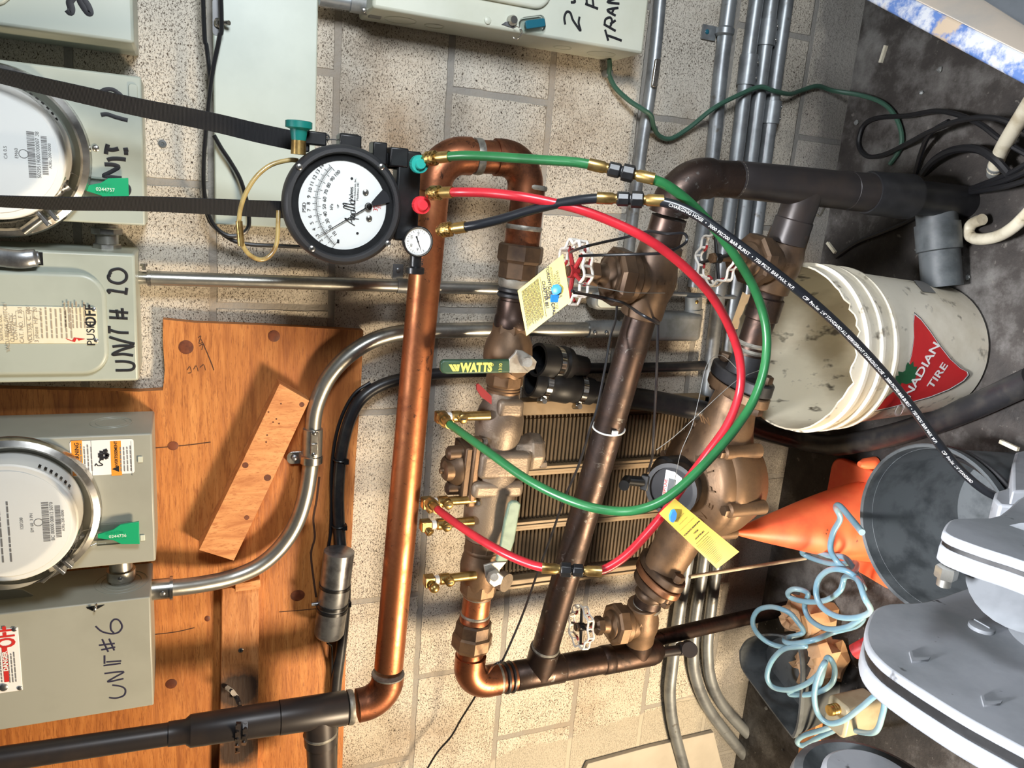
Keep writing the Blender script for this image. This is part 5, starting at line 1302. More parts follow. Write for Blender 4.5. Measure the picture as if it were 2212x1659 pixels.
# ================================================================ hoses
def hose(name, label, seg1, seg2, r, mat, fit, valve, start, txt=None):
    p1 = cr([PD(*q) for q in seg1], 10); p2 = cr([PD(*q) for q in seg2], 10)
    t = thing(name, label, 'hose', p1[len(p1) // 2])
    part(MB().tube(p1, r, 18), 'tube', mat, t); part(MB().tube(p2, r, 18), 'tube', mat, t)
    e1, s2 = p1[-1], p2[0]; d = (s2 - e1).normalized(); Lg = (s2 - e1).length
    for a, dd in ((e1, d), (s2, -d)):
        part(MB().lathe([(-.010, r * 1.22), (.010, r * 1.22), (.012, r * 1.0), (.016, r * 1.0)], a, dd, 8 if 0 else 20), 'ferrule', M['brass'], t)
    part(MB().lathe([(.015, r * 1.0), (.017, r * 1.5), (.017 + (Lg - .034) * .42, r * 1.5), (.018 + (Lg - .034) * .44, r * 1.15), (.018 + (Lg - .034) * .5, r * 1.15), (.018 + (Lg - .034) * .52, r * 1.75), (Lg - .017, r * 1.75), (Lg - .015, r * 1.1)], e1, d, 8), 'shutoff_valve', M['black'], t, bevel=.0006)
    # swivel at the gauge
    a = p1[0]; dd = (a - p1[3]).normalized()
    part(MB().lathe([(-.014, r * 1.22), (.002, r * 1.25), (.003, r * 1.0), (.008, r * 1.0)], a, dd, 20), 'ferrule', M['brass'], t)
    part(MB().lathe([(.006, r * 1.1), (.008, r * 1.62), (.021, r * 1.62), (.023, r * 1.3), (.028, r * 1.1)], a, dd, 24), 'swivel_nut', M['brassk'], t)
    return t, p1, p2
HR = .0063
t, p1, p2 = hose('green_hose', 'green test hose looping from the gauge to the upper test cock', [(952, 340, 1.045), (1000, 336, 1.03), (1060, 338, 1.02), (1120, 342, 1.01), (1180, 346, 1.0), (1240, 350, .99), (1288, 358, .985)],
  [(1396, 383, .98), (1440, 400, .985), (1490, 438, 1.0), (1540, 490, 1.03), (1590, 556, 1.06), (1632, 630, 1.09), (1655, 710, 1.10), (1652, 790, 1.10), (1628, 864, 1.09), (1590, 924, 1.07), (1540, 984, 1.05), (1480, 1044, 1.03), (1430, 1082, 1.02), (1380, 1101, 1.02), (1330, 1104, 1.03), (1270, 1094, 1.04), (1200, 1068, 1.06), (1130, 1030, 1.09), (1060, 980, 1.13), (1010, 944, 1.17), (975, 919, 1.21), (964, 910, 1.225)], HR, M['green'], 0, 0, 0)
e = p2[-1]; d = (e - p2[-4]).normalized(); part(MB().lathe([(-.014, .0078), (.004, .0078), (.005, .0105), (.016, .0105), (.018, .007)], e, d, 18), 'end_nut', M['brass'], t)
t, p1, p2 = hose('red_hose', 'red test hose looping from the gauge to the second test cock', [(960, 416, 1.045), (1000, 415, 1.03), (1060, 417, 1.02), (1120, 424, 1.01), (1180, 435, 1.01), (1250, 452, 1.01), (1320, 478, 1.015), (1385, 509, 1.02), (1440, 545, 1.035), (1495, 592, 1.06), (1540, 644, 1.09), (1575, 706, 1.12), (1598, 776, 1.14), (1598, 845, 1.15), (1572, 916, 1.15), (1530, 976, 1.15), (1487, 1034, 1.14), (1445, 1094, 1.125), (1400, 1150, 1.11), (1352, 1200, 1.10), (1310, 1228, 1.095), (1284, 1234, 1.09)],
  [(1186, 1228, 1.09), (1150, 1220, 1.10), (1100, 1200, 1.115), (1050, 1173, 1.14), (1000, 1141, 1.18), (960, 1112, 1.22), (938, 1094, 1.25)], HR, M['red'], 0, 0, 0)
e = p2[-1]; d = (e - p2[-4]).normalized(); part(MB().lathe([(-.014, .0078), (.004, .0078), (.005, .0105), (.016, .0105), (.018, .007)], e, d, 18), 'end_nut', M['brass'], t)
t, p1, p2 = hose('black_hose', 'black charging hose with white print running diagonally across the pail', [(986, 493, 1.045), (1030, 486, 1.035), (1080, 474, 1.03), (1140, 456, 1.02), (1200, 441, 1.01), (1260, 431, 1.0), (1306, 428, .995)],
  [(1416, 433, .99), (1460, 444, .985), (1510, 468, .98), (1570, 510, .98), (1640, 562, .985), (1710, 616, 1.0), (1780, 674, 1.02), (1850, 741, 1.045), (1920, 818, 1.075), (1980, 893, 1.10), (2030, 962, 1.12), (2080, 1020, 1.14), (2128, 1060, 1.15), (2180, 1085, 1.16)], HR, M['bhose'], 0, 0, 0)
# white print along the black hose
def hosetext(s, path, r, size, s0, side):
    cum = [0]
    for a, b in zip(path, path[1:]): cum.append(cum[-1] + (b - a).length)
    def mp(x, y):
        x += s0
        i = max(0, min(len(cum) - 2, next((k for k in range(len(cum) - 1) if cum[k + 1] >= x), len(cum) - 2)))
        a, b = path[i], path[i + 1]; f = (x - cum[i]) / max(1e-6, cum[i + 1] - cum[i]); p_ = a.lerp(b, f); tn = (b - a).normalized()
        n = (CC - p_); n = (n - tn * n.dot(tn)).normalized(); w = n.cross(tn); an = y / r + side
        return p_ + tn * x * 0 + (n * math.cos(an) + w * math.sin(an)) * (r + .00025)
    return text(s, None, EX, EZ, size, align='LEFT', mp=mp)
s = 'CHARGING HOSE  \u2022  3000 PSI/200 BAR BURST  \u2022  750 PSI/51 BAR MAX. W.P.          CSP  Pro-Set  1/4" STANDARD ALL REFRIGERANT CHARGING HOSE  \u2022  3000 PSI/200 BAR BURST  \u2022  750 PSI/51 BAR MAX. W.P.          CSP  Pro-Set  1/4" STANDARD'
part(hosetext(s, p2, HR, .0060, .018, -.3), 'print', M['white'], t)
# ================================================================ tags, ties and thin wires
def tag(label, corners, dep, rows, curl=0):
    TL, TR, BR, BL = [PD(*c) for c in corners]
    t = thing('paper_tag', label, 'tag', (TL + BR) / 2, 'yellow municipal tags')
    n = (TR - TL).cross(BL - TL).normalized()
    if n.dot(CC - TL) < 0: n = -n
    mb = MB(); K = 10; g = []
    for i in range(K + 1):
        f = i / K; row = []
        for j in range(7):
            h = j / 6; p_ = TL.lerp(TR, h).lerp(BL.lerp(BR, h), f) + n * (curl * math.sin(math.pi * f)); row.append(p_)
        g.append(row)
    b = len(mb.v)
    for row in g: mb.v += row
    b2 = len(mb.v)
    for row in g: mb.v += [p_ - n * .0006 for p_ in row]
    W_ = 7
    for i in range(K):
        for j in range(6):
            mb.face((b + i * W_ + j, b + i * W_ + j + 1, b + (i + 1) * W_ + j + 1, b + (i + 1) * W_ + j)); mb.face((b2 + i * W_ + j, b2 + (i + 1) * W_ + j, b2 + (i + 1) * W_ + j + 1, b2 + i * W_ + j + 1))
    edge = [i for i in range(W_)] + [i * W_ + 6 for i in range(1, K + 1)] + [K * W_ + j for j in range(5, -1, -1)] + [i * W_ for i in range(K - 1, 0, -1)]
    for q, r_ in zip(edge, edge[1:] + edge[:1]): mb.face((b + q, b2 + q, b2 + r_, b + r_))
    sh = part(mb, 'sheet', M['yel'], t)
    rt = (TR - TL); wd = rt.length; rt.normalize(); dn = ((BL + BR) / 2 - (TL + TR) / 2); Lg = dn.length; up = -(dn - rt * dn.dot(rt)).normalized()
    tm = (TL + TR) / 2
    def at(x, y):
        f = y; h = .5 + x
        return TL.lerp(TR, h).lerp(BL.lerp(BR, h), f) + n * (curl * math.sin(math.pi * f) + .0004)
    mb = MB(); side = rt.cross(up); sg = 1 if side.dot(n) > 0 else -1
    def tx(s_, y, size, bold=0.0):
        mb.add(text(s_, at(0, y), rt, up, size, .0004 * sg, bold=bold))
    tx('WATER METER', .17, wd * .085); tx('WATERWORKS', .225, wd * .075); tx('INTERFERENCE PROHIBITED', .28, wd * .07)
    tx('TORONTO MUNICIPAL', .35, wd * .098, .0002); tx('CODE', .41, wd * .098, .0002); tx('CHAPTER 851', .47, wd * .098, .0002)
    mb.box(at(0, .52), wd * .84, .0004, .0003, rt, up)
    for k in range(rows):
        fine(mb, at(-.42, .56 + .38 * k / rows), rt, up, wd * .84, 1, 1, wd * .010, (4, 12), .98)
    part(mb, 'print', M['ink'], sh)
    return t, n, at
t, n, at = tag('yellow paper tag tied to the handwheel of the bypass gate valve', [(1216, 549, 1.04), (1232, 652, 1.04), (1137, 726, 1.07), (1118, 628, 1.07)], 0, 15)
c = at(.08, .22)
part(MB().lathe([(0, .0075), (.004, .0075), (.005, .005)], c, n, 7).box(c + n * .003 - EX * .012, .010, .014, .003, EX, EZ), 'blue_seal', M['blueclip'], t)
t, n, at = tag('yellow paper tag hanging below the register of the water meter', [(1424, 1110, 1.10), (1458, 1077, 1.10), (1597, 1192, 1.16), (1549, 1229, 1.16)], 0, 15, .008)
c = at(-.15, .10)
part(MB().lathe([(0, .005), (.005, .005)], c, n, 7, sy=2.0), 'blue_seal', M['blueclip'], t)
def wire(name, label, pts, r, mat='cable', cat='cable', group=None, n=8):
    return solo(MB().tube(cr([V(q) for q in pts], n), r, 8), name, M[mat], label, cat, group)
w1c = W1c
wire('seal_wire', 'thin pale wire from the tagged handwheel across to the bypass pipe', [PD(1248, 612, 1.08), PD(1300, 622, 1.12), PD(1360, 632, 1.13), PD(1436, 633, 1.2)], .0006, 'greypaint', 'wire')
wire('tie_cable', 'pair of black cables tying the tagged handwheel to the bypass pipe', [W1c + EX * .03, PD(1260, 534, 1.1), PD(1300, 524, 1.15), PD(1350, 513, 1.18), PD(1400, 500, 1.16), PD(1440, 505, 1.12), PD(1478, 505, 1.12), PD(1480, 525, 1.12), PD(1440, 545, 1.1), PD(1380, 549, 1.1), PD(1300, 551, 1.12), PD(1250, 553, 1.12)], .0022)
wire('tie_cable', 'black cable looped under the tagged handwheel and round the bypass pipe', [PD(1240, 632, 1.12), PD(1290, 640, 1.2), PD(1340, 652, 1.2), PD(1357, 660, 1.17), PD(1380, 676, 1.1), PD(1410, 693, 1.1), PD(1423, 700, 1.14), PD(1416, 690, 1.25), PD(1370, 662, 1.28), PD(1300, 645, 1.2), PD(1235, 628, 1.14)], .0022)
wire('thin_cable', 'thin black cable hanging from the pipe tie down past the tan grille', [PD(1333, 648, 1.24), PD(1330, 690, 1.25), PD(1318, 730, 1.26), PD(1306, 800, 1.25), PD(1290, 880, 1.25), PD(1275, 925, 1.25), PD(1252, 1000, 1.28), PD(1218, 1080, 1.33), PD(1190, 1160, 1.38), PD(1160, 1240, 1.42), PD(1128, 1330, 1.46), PD(1090, 1418, 1.46), PD(1082, 1428, 1.45)], .0021)
wire('thin_cable', 'thin black cable leaving the bottom elbow towards the lower corner', [PD(1082, 1430, 1.44), PD(1064, 1440, 1.46), PD(1040, 1480, 1.6), PD(1022, 1512, 1.63), PD(995, 1555, 1.66), PD(975, 1590, 1.68), PD(945, 1625, 1.68), PD(922, 1662, 1.68), PD(900, 1700, 1.68)], .0021)
wire('thin_cable', 'thin dark cable from the bypass tie to the register of the water meter', [PD(1421, 700, 1.12), PD(1420, 760, 1.14), PD(1417, 840, 1.18), PD(1413, 920, 1.22), PD(1409, 985, 1.26), P(1400, 1018, -.33)], .0021)
wire('seal_wire', 'fine grey wire from the meter inlet crossing to the register top', [PD(1600, 806, 1.26), PD(1560, 768, 1.24), PD(1528, 786, 1.22), PD(1510, 860, 1.2), PD(1495, 920, 1.2), PD(1470, 980, 1.2), PD(1455, 1055, 1.22)], .0005, 'greypaint', 'wire')
wire('seal_wire', 'fine grey wire slanting from the inlet flange over the meter lid', [PD(1640, 800, 1.24), PD(1590, 823, 1.22), PD(1520, 885, 1.2), PD(1460, 940, 1.22), PD(1418, 972, 1.24)], .0005, 'greypaint', 'wire')
# cables by the wireway
yk = -.045
def PW(pts, y): return [P(a, b, y) for a, b in pts]
wire('hanging_cable', 'black cable looping down over the left edge of the wireway cover', PW([(428, -420), (440, 40), (446, 100), (452, 150), (455, 190), (449, 240), (443, 300), (440, 360), (442, 430), (452, 475), (475, 500), (505, 520), (540, 528), (600, 531), (650, 533), (690, 532)], yk), .0034)
wire('hanging_cable', 'black cable crossing over the slotted bolt of the wireway cover', PW([(460, -420), (478, 20), (474, 80), (462, 140), (455, 185), (449, 240), (441, 330), (440, 400), (448, 455), (465, 490), (490, 508), (515, 508), (532, 498), (538, 480), (534, 440), (520, 390), (498, 350), (478, 320), (462, 292)], yk - .008), .0034)
# green ground cable from the TRAN box
wire('ground_cable', 'green ground cable wandering from the TRAN box down to the floor', [P(1316, 128, -.03), P(1317, 145, -.026), P(1316, 162, -.02), P(1330, 190, -.02), P(1360, 218, -.03), P(1388, 236, -.044), P(1406, 250, -.044), P(1412, 274, -.03), P(1425, 294, -.015), P(1450, 299, -.014), P(1490, 275, -.02), P(1540, 235, -.045), P(1590, 208, -.045), P(1640, 188, -.045), P(1670, 196, -.045), P(1705, 203, -.03), P(1730, 196, -.014), P(1765, 186, -.012), P(1800, 196, -.012), PZ(1860, 206, FL + .02), PZ(1905, 222, FL + .012), PZ(1932, 248, FL + .010), PZ(1947, 285, FL + .008), PZ(1945, 320, FL + .008), PZ(1922, 355, FL + .008)], .0048, 'gcable')
for (a, b), lab in (((1316, 158), 'small grey cable clip on the wall below the TRAN box'), ((1413, 280), 'small grey cable clip on the wall beside the green cable bend')):
    c = P(a, b, -.018); solo(MB().box(c + EY * .006, .014, .022, .014), 'cable_clip', M['greypaint'], lab, 'clip', bevel=.003)
# black tube run over the plywood with its ties
yb = T - .0125
pth = [(716, 1720), (718, 1600), (726, 1480), (736, 1400), (744, 1320), (745, 1240), (736, 1180), (732, 1120), (731, 1060), (735, 1000), (743, 950), (758, 900), (780, 862), (815, 836), (860, 820), (920, 810), (980, 805), (1060, 802), (1180, 798), (1300, 795), (1400, 794), (1520, 790)]
ys = [yb] * 12 + [-.034, -.03, -.026, -.024, -.022, -.02, -.02, -.02, -.02, -.02]
TB_ = thing('black_tube', 'black cable tube curving over the plywood edge behind the copper pipe', 'cable', P(740, 960, yb))
path = cr([P(a, b, y) for (a, b), y in zip(pth, ys)], 8)
part(MB().tube(path, .0112, 20), 'tube', M['poly'], TB_)
for px, py in ((743, 996), (741, 1135)):
    i = min(range(len(path)), key=lambda k: (proj(path[k])[0] - px) ** 2 + (proj(path[k])[1] - py) ** 2)
    d = (path[i + 1] - path[i - 1]).normalized()
    part(MB().torus(path[i], d, .0128, .0018, 24, 6).box(path[i] - EY * .012 - EZ * .008, .009, .008, .009), 'cable_tie', M['black'], TB_)
wire('thin_cable', 'thin cable running beside the black tube, left of it', PW([(706, 1200), (714, 1150), (716, 1090), (716, 1020), (724, 950), (740, 895), (766, 850), (800, 826)], T - .006), .0032)
# grey cylinder strapped to it
yc = -.071
A = P(733, 1190, yc); B = P(710, 1372, yc)
t = thing('metal_canister', 'grey metal cylinder strapped to the black tube on the plywood edge', 'canister', A.lerp(B, .5))
part(MB().lathe([(0, .026), (.001, .0285), ((B - A).length - .006, .0285), ((B - A).length, .025)], A, B - A, 40), 'body', M['lead'], t)
part(MB().lathe([(0, .0025), (.014, .0025), (.016, .001)], B, B - A, 10), 'tip', M['whitedirty'], t)
for px in (1264, 1304, 1314):
    p_ = along(A, B, px); d = (B - A).normalized()
    part(MB().lathe([(-.0035, .0287), (-.003, .0298), (.003, .0298), (.0035, .0287)], p_, d, 36, caps=False), 'strap', M['black'], t)
part(MB().box(along(A, B, 1314) - EZ * .032 + EY * .012, .012, .018, .012), 'strap_lock', M['black'], t, bevel=.002)
part(MB().cyl(along(A, B, 1300) + EZ * .028, along(A, B, 1300) + EZ * .040, .0035), 'side_nipple', M['lead'], t)
wire('thin_cable', 'thin cable leaving the tip of the grey metal cylinder', [B + (B - A).normalized() * .017, P(711, 1392, -.06), P(716, 1400, -.05), P(717, 1450, -.035), P(716, 1520, -.03)], .0024)
# rubber couplings, clamps and poly pipe
def rubber(label, a, b, prof, clamps, group):
    t = thing('rubber_coupling', label, 'pipe coupling', a, group)
    d = (b - a).normalized(); Lg = (b - a).length
    part(MB().lathe([(f * Lg, r) for f, r in prof] , a, d, 36, caps=False), 'sleeve', M['rubber'], t)
    for f, r in clamps:
        c_ = a + d * (f * Lg)
        cl = part(MB().lathe([(-.006, r), (-.0058, r + .0016), (.0058, r + .0016), (.006, r)], c_, d, 40, caps=False), 'hose_clamp', M['chrome'], t)
        n_ = (-EX - EY * .3); n_ = (n_ - d * n_.dot(d)).normalized()
        part(MB().cyl(c_ + n_ * (r + .006) - d.cross(n_) * .012, c_ + n_ * (r + .006) + d.cross(n_) * .012, .0055).box(c_ + n_ * (r + .003), .014, .014, .008, d, d.cross(n_)), 'clamp_screw', M['steel'], cl)
    return t
yr = -.06
rubber('upper black rubber reducer with one steel clamp beside the green-handled ball valve', P(1160, 777, yr), P(1262, 793, yr + .02), [(0, .028), (0, .034), (.28, .034), (.285, .0315), (.46, .0315), (.5, .036), (.62, .034), (.72, .024), (1, .022), (1, .018)], [(.37, .0315)], 'rubber couplings')
rubber('lower black rubber reducer with steel clamps above the tan grille', P(1146, 822, yr + .01), P(1276, 846, yr + .01), [(0, .027), (0, .033), (.1, .034), (.16, .031), (.3, .031), (.33, .034), (.6, .034), (.66, .030), (1, .028), (1, .02)], [(.22, .031), (.80, .0295)], 'rubber couplings')
pp = cr([P(1262, 843, -.05), P(1330, 855, -.05), P(1420, 868, -.05), P(1500, 884, -.055), P(1580, 905, -.07), PZ(1640, 928, FL + .16), PZ(1720, 948, FL + .06), PZ(1800, 962, FL + .03), PZ(1900, 946, FL + .028), PZ(2000, 918, FL + .026), PZ(2100, 880, FL + .026), PZ(2230, 820, FL + .028)], 8)
solo(MB().tube(pp, .0235, 24), 'poly_pipe', M['poly'], 'thick black poly pipe running behind the water meter and under the pail', 'pipe')
# tan louvred grille against the wall
yg = -.03
x0, x1 = P(1080, 1275, yg).x, P(1140, 866, yg).x; z1, z0 = P(1078, 1180, yg).z + .01, P(1490, 1080, yg).z - .02
t = thing('louvre_grille', 'tan louvred metal grille on the block wall behind the slanting bypass pipe', 'grille', V(((x0 + x1) / 2, -.015, z0)))
fr = MB()
for (a, b, c_, d_) in ((x0, x0 + .022, z0, z1), (x1 - .03, x1, z0, z1), (x0, x1, z0, z0 + .022), (x0, x1, z1 - .018, z1)): fr.bb(a, b, yg - .004, -.002, c_, d_)
part(fr, 'frame', M['tan'], t, bevel=.002)
n3 = 3; xa, xb = x0 + .022, x1 - .03; hh = (xb - xa) / n3
for k in range(1, n3): 
    part(MB().bb(xa + hh * k - .010, xa + hh * k + .010, yg - .002, -.004, z0 + .01, z1 - .01).bb(xa + hh * k - .003, xa + hh * k + .003, yg - .0045, -.004, z0 + .02, z1 - .02), 'cross_bar', M['tan'], t, bevel=.001)
part(MB().bb(xa, xb, -.012, -.003, z0 + .01, z1 - .01), 'back_panel', M['tand'], t)
for k in range(n3):
    mb = MB(); z = z0 + .026
    while z < z1 - .022:
        mb.tube([V((xa + hh * k + .012, -.017, z)), V((xa + hh * (k + 1) - .012, -.017, z))], .0036, 8); z += .0092
    part(mb, 'louvres', M['tand'], t)
part(MB().bb(x0 + .004, x0 + .009, yg - .008, yg - .004, z0, z1), 'trim_rib', M['tan'], t)
# ================================================================ things on the floor
# --- pail with the triangular sign
bx, by = .195, -.333; bo = V((bx, by, FL)); H = .37
def brad(z): return .128 + (.150 - .128) * z / H
t = thing('pail', 'dirty white plastic pail with broken rim and red triangle', 'bucket', bo)
prof = [(.0005, .0), (.0005, .118), (.008, .126), (.22, brad(.22)), (.262, brad(.262)), (.264, brad(.262) + .008), (.270, brad(.27) + .008), (.272, brad(.27) + .001), (.296, brad(.296) + .001), (.298, brad(.298) + .008), (.304, brad(.304) + .008), (.306, brad(.306) + .001), (.328, brad(.328) + .001), (.330, brad(.33) + .007), (.337, brad(.337) + .007), (.339, brad(.339) + .001), (H - .002, brad(H))]
mb = MB(); n = 96
mb.lathe(prof, bo, EZ, n, u=EX, caps=False)
# ragged rim
rr = random.Random(3); ring = []
b = len(mb.v) - n
ph = [rr.uniform(-1, 1) for _ in range(n)]
for k in range(n):
    a = 2 * math.pi * k / n
    jag = -.004 - .006 * abs(math.sin(a * 3 + 1)) * (1 + ph[k]) * .5
    if 4.4 < a < 5.6: jag -= .012 * (0.5 + .5 * math.sin(a * 9)) + .004 * ph[k]
    if .3 < a < 1.2: jag -= .004 * ph[k]
    mb.v[b + k].z += jag
rim_top = [mb.v[b + k].copy() for k in range(n)]
part(mb, 'body', M['bucket'], t, ang=30)
mi = MB(); prof_i = [(.004, 0), (.004, .116), (.012, .122), (.2, brad(.2) - .004), (.34, brad(.34) - .004)]
mi.lathe(prof_i, bo, EZ, n, u=EX, caps=False); b1 = len(mi.v) - n; b2 = len(mi.v)
for p_ in rim_top: mi.v.append(bo + (p_ - bo) * 1.0 - V(((p_ - bo).x, (p_ - bo).y, 0)).normalized() * .003)
b3 = len(mi.v); mi.v += rim_top
mi.bridge(b1, b2, n); mi.bridge(b2, b3, n)
part(mi, 'inner_wall', M['bucketin'], t, ang=30)
def onpail(px, py, off=.0008):
    """point of the pail's outside under a picture point"""
    d = ray(px, py); tt = .5
    lo = None
    for i in range(4000):
        p_ = CC + d * tt
        z = p_.z - FL
        r_ = math.hypot(p_.x - bx, p_.y - by)
        if z <= H and r_ <= brad(max(z, 0)) + off: return p_
        tt += .0005
    return p_
def pailpoly(pts, off, dens=10):
    """decal wrapped on the pail: triangulated fan on a grid of the outline"""
    out = []
    m = len(pts)
    for i in range(m):
        a, b_ = pts[i], pts[(i + 1) % m]
        for k in range(dens): out.append((a[0] + (b_[0] - a[0]) * k / dens, a[1] + (b_[1] - a[1]) * k / dens))
    cx = sum(p_[0] for p_ in out) / len(out); cy = sum(p_[1] for p_ in out) / len(out)
    mb = MB(); rings = []; K = 10
    for j in range(K):
        f = 1 - j / K
        rings.append([onpail(cx + (x - cx) * f, cy + (y - cy) * f, off) for x, y in out])
    idx = []
    for rg_ in rings: idx.append(len(mb.v)); mb.v += rg_
    for a, b_ in zip(idx, idx[1:]): mb.bridge(a, b_, len(out))
    c_ = len(mb.v); mb.v.append(onpail(cx, cy, off))
    for k in range(len(out)): mb.face((idx[-1] + k, idx[-1] + (k + 1) % len(out), c_))
    return mb
def smooth2(pts, n=6):
    return [(p_.x, p_.y) for p_ in cr([V((a, b_, 0)) for a, b_ in pts], n)]
edge = [(1976, 680), (1990, 692)] + [(2010, 718), (2030, 748), (2052, 776), (2074, 796), (2088, 803), (2090, 810)] + [(2080, 822), (2050, 840), (2010, 856), (1960, 870), (1920, 880), (1882, 888)] + [(1905, 868), (1930, 846), (1948, 822), (1962, 795), (1970, 765), (1975, 730), (1974, 700)]
cx = sum(a for a, _ in edge) / len(edge); cy = sum(b for _, b in edge) / len(edge)
gr = lambda k: [(cx + (a - cx) * k, cy + (b - cy) * k) for a, b in edge]
dc = part(pailpoly(gr(1.05), .0006, 4), 'logo_border', M['ink'], t)
part(pailpoly(gr(1.03), .0009, 4), 'logo_edge', M['sticker'], dc)
part(pailpoly(gr(1.0), .0012, 4), 'logo_field', M['tri'], dc)
leaf = [(1957, 790), (1961, 782), (1966, 788), (1973, 780), (1974, 792), (1982, 792), (1979, 799), (1986, 800), (1979, 812), (1977, 818), (1968, 822), (1972, 826), (1958, 830), (1946, 826), (1944, 834), (1936, 830), (1930, 838), (1932, 826), (1936, 812), (1942, 812), (1940, 802), (1950, 804), (1956, 800)]
part(pailpoly(leaf, .0016, 2), 'logo_leaf', M['leafg'], dc)
def pailtext(s, p0, p1, sz, bold=0, al='LEFT'):
    dx, dy = p1[0] - p0[0], p1[1] - p0[1]; Ln = math.hypot(dx, dy); ux, uy = dx / Ln, dy / Ln; nx, ny = uy, -ux
    tmp = text(s, V((0, 0, 0)), EX, EY, 1.0, 0, align='LEFT', bold=bold)
    w_ = max(v.x for v in tmp.v); k = Ln / w_
    for i, v in enumerate(tmp.v):
        q = (p0[0] + ux * v.x * k + nx * v.y * sz, p0[1] + uy * v.x * k + ny * v.y * sz)
        tmp.v[i] = onpail(q[0], q[1], .0020)
    return tmp
part(pailtext('CANADIAN', (1935, 900), (2025, 742), 23, .02).add(pailtext('TIRE', (2008, 838), (2043, 786), 20, .02)), 'lettering', M['sticker'], dc)
part(MB().box(onpail(1843, 577, .004), .02, .016, .022), 'handle_lug', M['bucket'], t, bevel=.003)
st = pailpoly([(1971, 604), (1999, 606), (2022, 633), (1994, 630)], .0006, 4)
part(st, 'grey_sticker', M['inkg'], t)
# --- orange traffic cone
co = V((-.205, -.27, FL))
t = thing('traffic_cone', 'crumpled orange traffic cone standing between water meter and black bin', 'cone', co)
part(MB().lathe([(.012, .088), (.10, .072), (.16, .058), (.28, .026), (.335, .010), (.345, .006)], co, (EZ + EX * -.0 + EY * .05).normalized(), 36), 'cone_body', M['cone'], t)
part(MB().prism(rrect(.23, .23, .03), co + EZ * .0005, EX, EY, .016), 'base', M['cone'], t, bevel=.004)
solo(MB().lathe([(0, .014), (.03, .012), (.045, .006)], PZ(1890, 1000, FL + .005), EZ, 16), 'orange_plug', M['cone'], 'small orange cap on the floor beyond the traffic cone', 'cap')
# --- black bin under the machine
bo = V((-.066, -.581, FL)); hb_ = .228
t = thing('black_bin', 'round black plastic bin beside the orange traffic cone', 'bin', bo)
part(MB().lathe([(0.0005, 0), (0.0005, .118), (hb_ - .02, .137), (hb_ - .018, .143), (hb_, .146), (hb_ + .003, .144), (hb_, .140), (.012, .114), (.010, 0)], bo, EZ, 72, caps=False), 'shell', M['darkgrey'], t)
# --- grey machine in the foreground: flanges stacked along a level shaft
xm = -.08
def pm(a, b, x=xm): return PX(a, b, x)
ol = [(1872, 1345), (1868, 1368), (1876, 1398), (1905, 1432), (1955, 1468), (2020, 1510), (2100, 1558), (2212, 1618), (2330, 1680), (2480, 1640), (2480, 1350), (2330, 1215), (2212, 1222), (2110, 1262), (2000, 1298), (1920, 1303), (1886, 1318)]
pts = [pm(*q) for q in smooth2(ol + ol[:1], 3)[:-1]]
oc = V((0, 0, 0))
for p_ in pts: oc += p_
oc /= len(pts)
t = thing('machine', 'big pale grey cast machine filling the lower corner, next to the bin', 'machine', V((xm - .2, oc.y, FL)))
def slab(outl, dx, th, k=1.0):
    c_ = V((0, 0, 0))
    for p_ in outl: c_ += p_
    c_ /= len(outl)
    return MB().poly([V((p_.x + dx, c_.y + (p_.y - c_.y) * k, c_.z + (p_.z - c_.z) * k)) for p_ in outl], V((-th, 0, 0)))
part(slab(pts, 0, .012), 'face_plate', M['mach'], t, bevel=.004, seg=3)
part(slab(pts, -.0122, .013, .97), 'groove', M['black'], t)
part(slab(pts, -.0254, .023), 'rear_flange', M['mach'], t, bevel=.004)
part(MB().bb(xm - .40, xm - .06, -1.20, -.96, FL + .001, -.30), 'housing', M['machd'], t, bevel=.03, seg=4)
for px, py in ((1985, 1425), (2140, 1520)):
    part(MB().poly([pm(px - 18, py - 18), pm(px - 12, py), pm(px + 24, py - 2), pm(px + 20, py + 4), pm(px - 16, py + 8), pm(px - 22, py - 14)], V((.003, 0, 0))), 'raised_mark', M['mach'], t)
part(MB().lathe([(0, .016), (.005, .016), (.007, .010)], pm(2120, 1358), EX, 20).box(pm(2120, 1358) + EX * .007, .003, .022, .004), 'filler_plug', M['machd'], t)
x2 = .08
ul = [(2036, 1146), (2044, 1130), (2060, 1120), (2100, 1118), (2160, 1112), (2230, 1060), (2420, 1010), (2420, 1300), (2330, 1262), (2212, 1214), (2120, 1184), (2056, 1160)]
up_ = [pm(a, b, x2) for a, b in smooth2(ul + ul[:1], 3)[:-1]]
part(slab(up_, 0, .012), 'upper_flange', M['mach'], t, bevel=.003)
part(slab(up_, -.0122, .005, .97), 'gasket', M['black'], t)
part(slab(up_, -.0174, .020), 'upper_flange', M['mach'], t, bevel=.003)
qb = pm(2062, 1160, x2) - EX * .0380
part(MB().nut(qb, -EX, .0125, .014, 6).lathe([(.012, .008), (.024, .008)], qb, -EX, 14), 'flange_bolt', M['galv'], t)
ca = pm(2250, 1180, x2) - EX * .038; cb = pm(2285, 1380)
part(MB().tube(cr([ca, ca.lerp(cb, .3), ca.lerp(cb, .7), cb], 5), [.070 - .034 * math.sin(math.pi * k / 15) for k in range(16)], 32), 'neck', M['machd'], t)
rb_ = [pm(2150, 1262, x2 - .06), pm(2165, 1300, x2 - .12), pm(2172, 1345, xm + .002)]
part(MB().tube(cr(rb_, 6), [.012 - .0004 * k for k in range(13)], 12), 'rib', M['mach'], t)
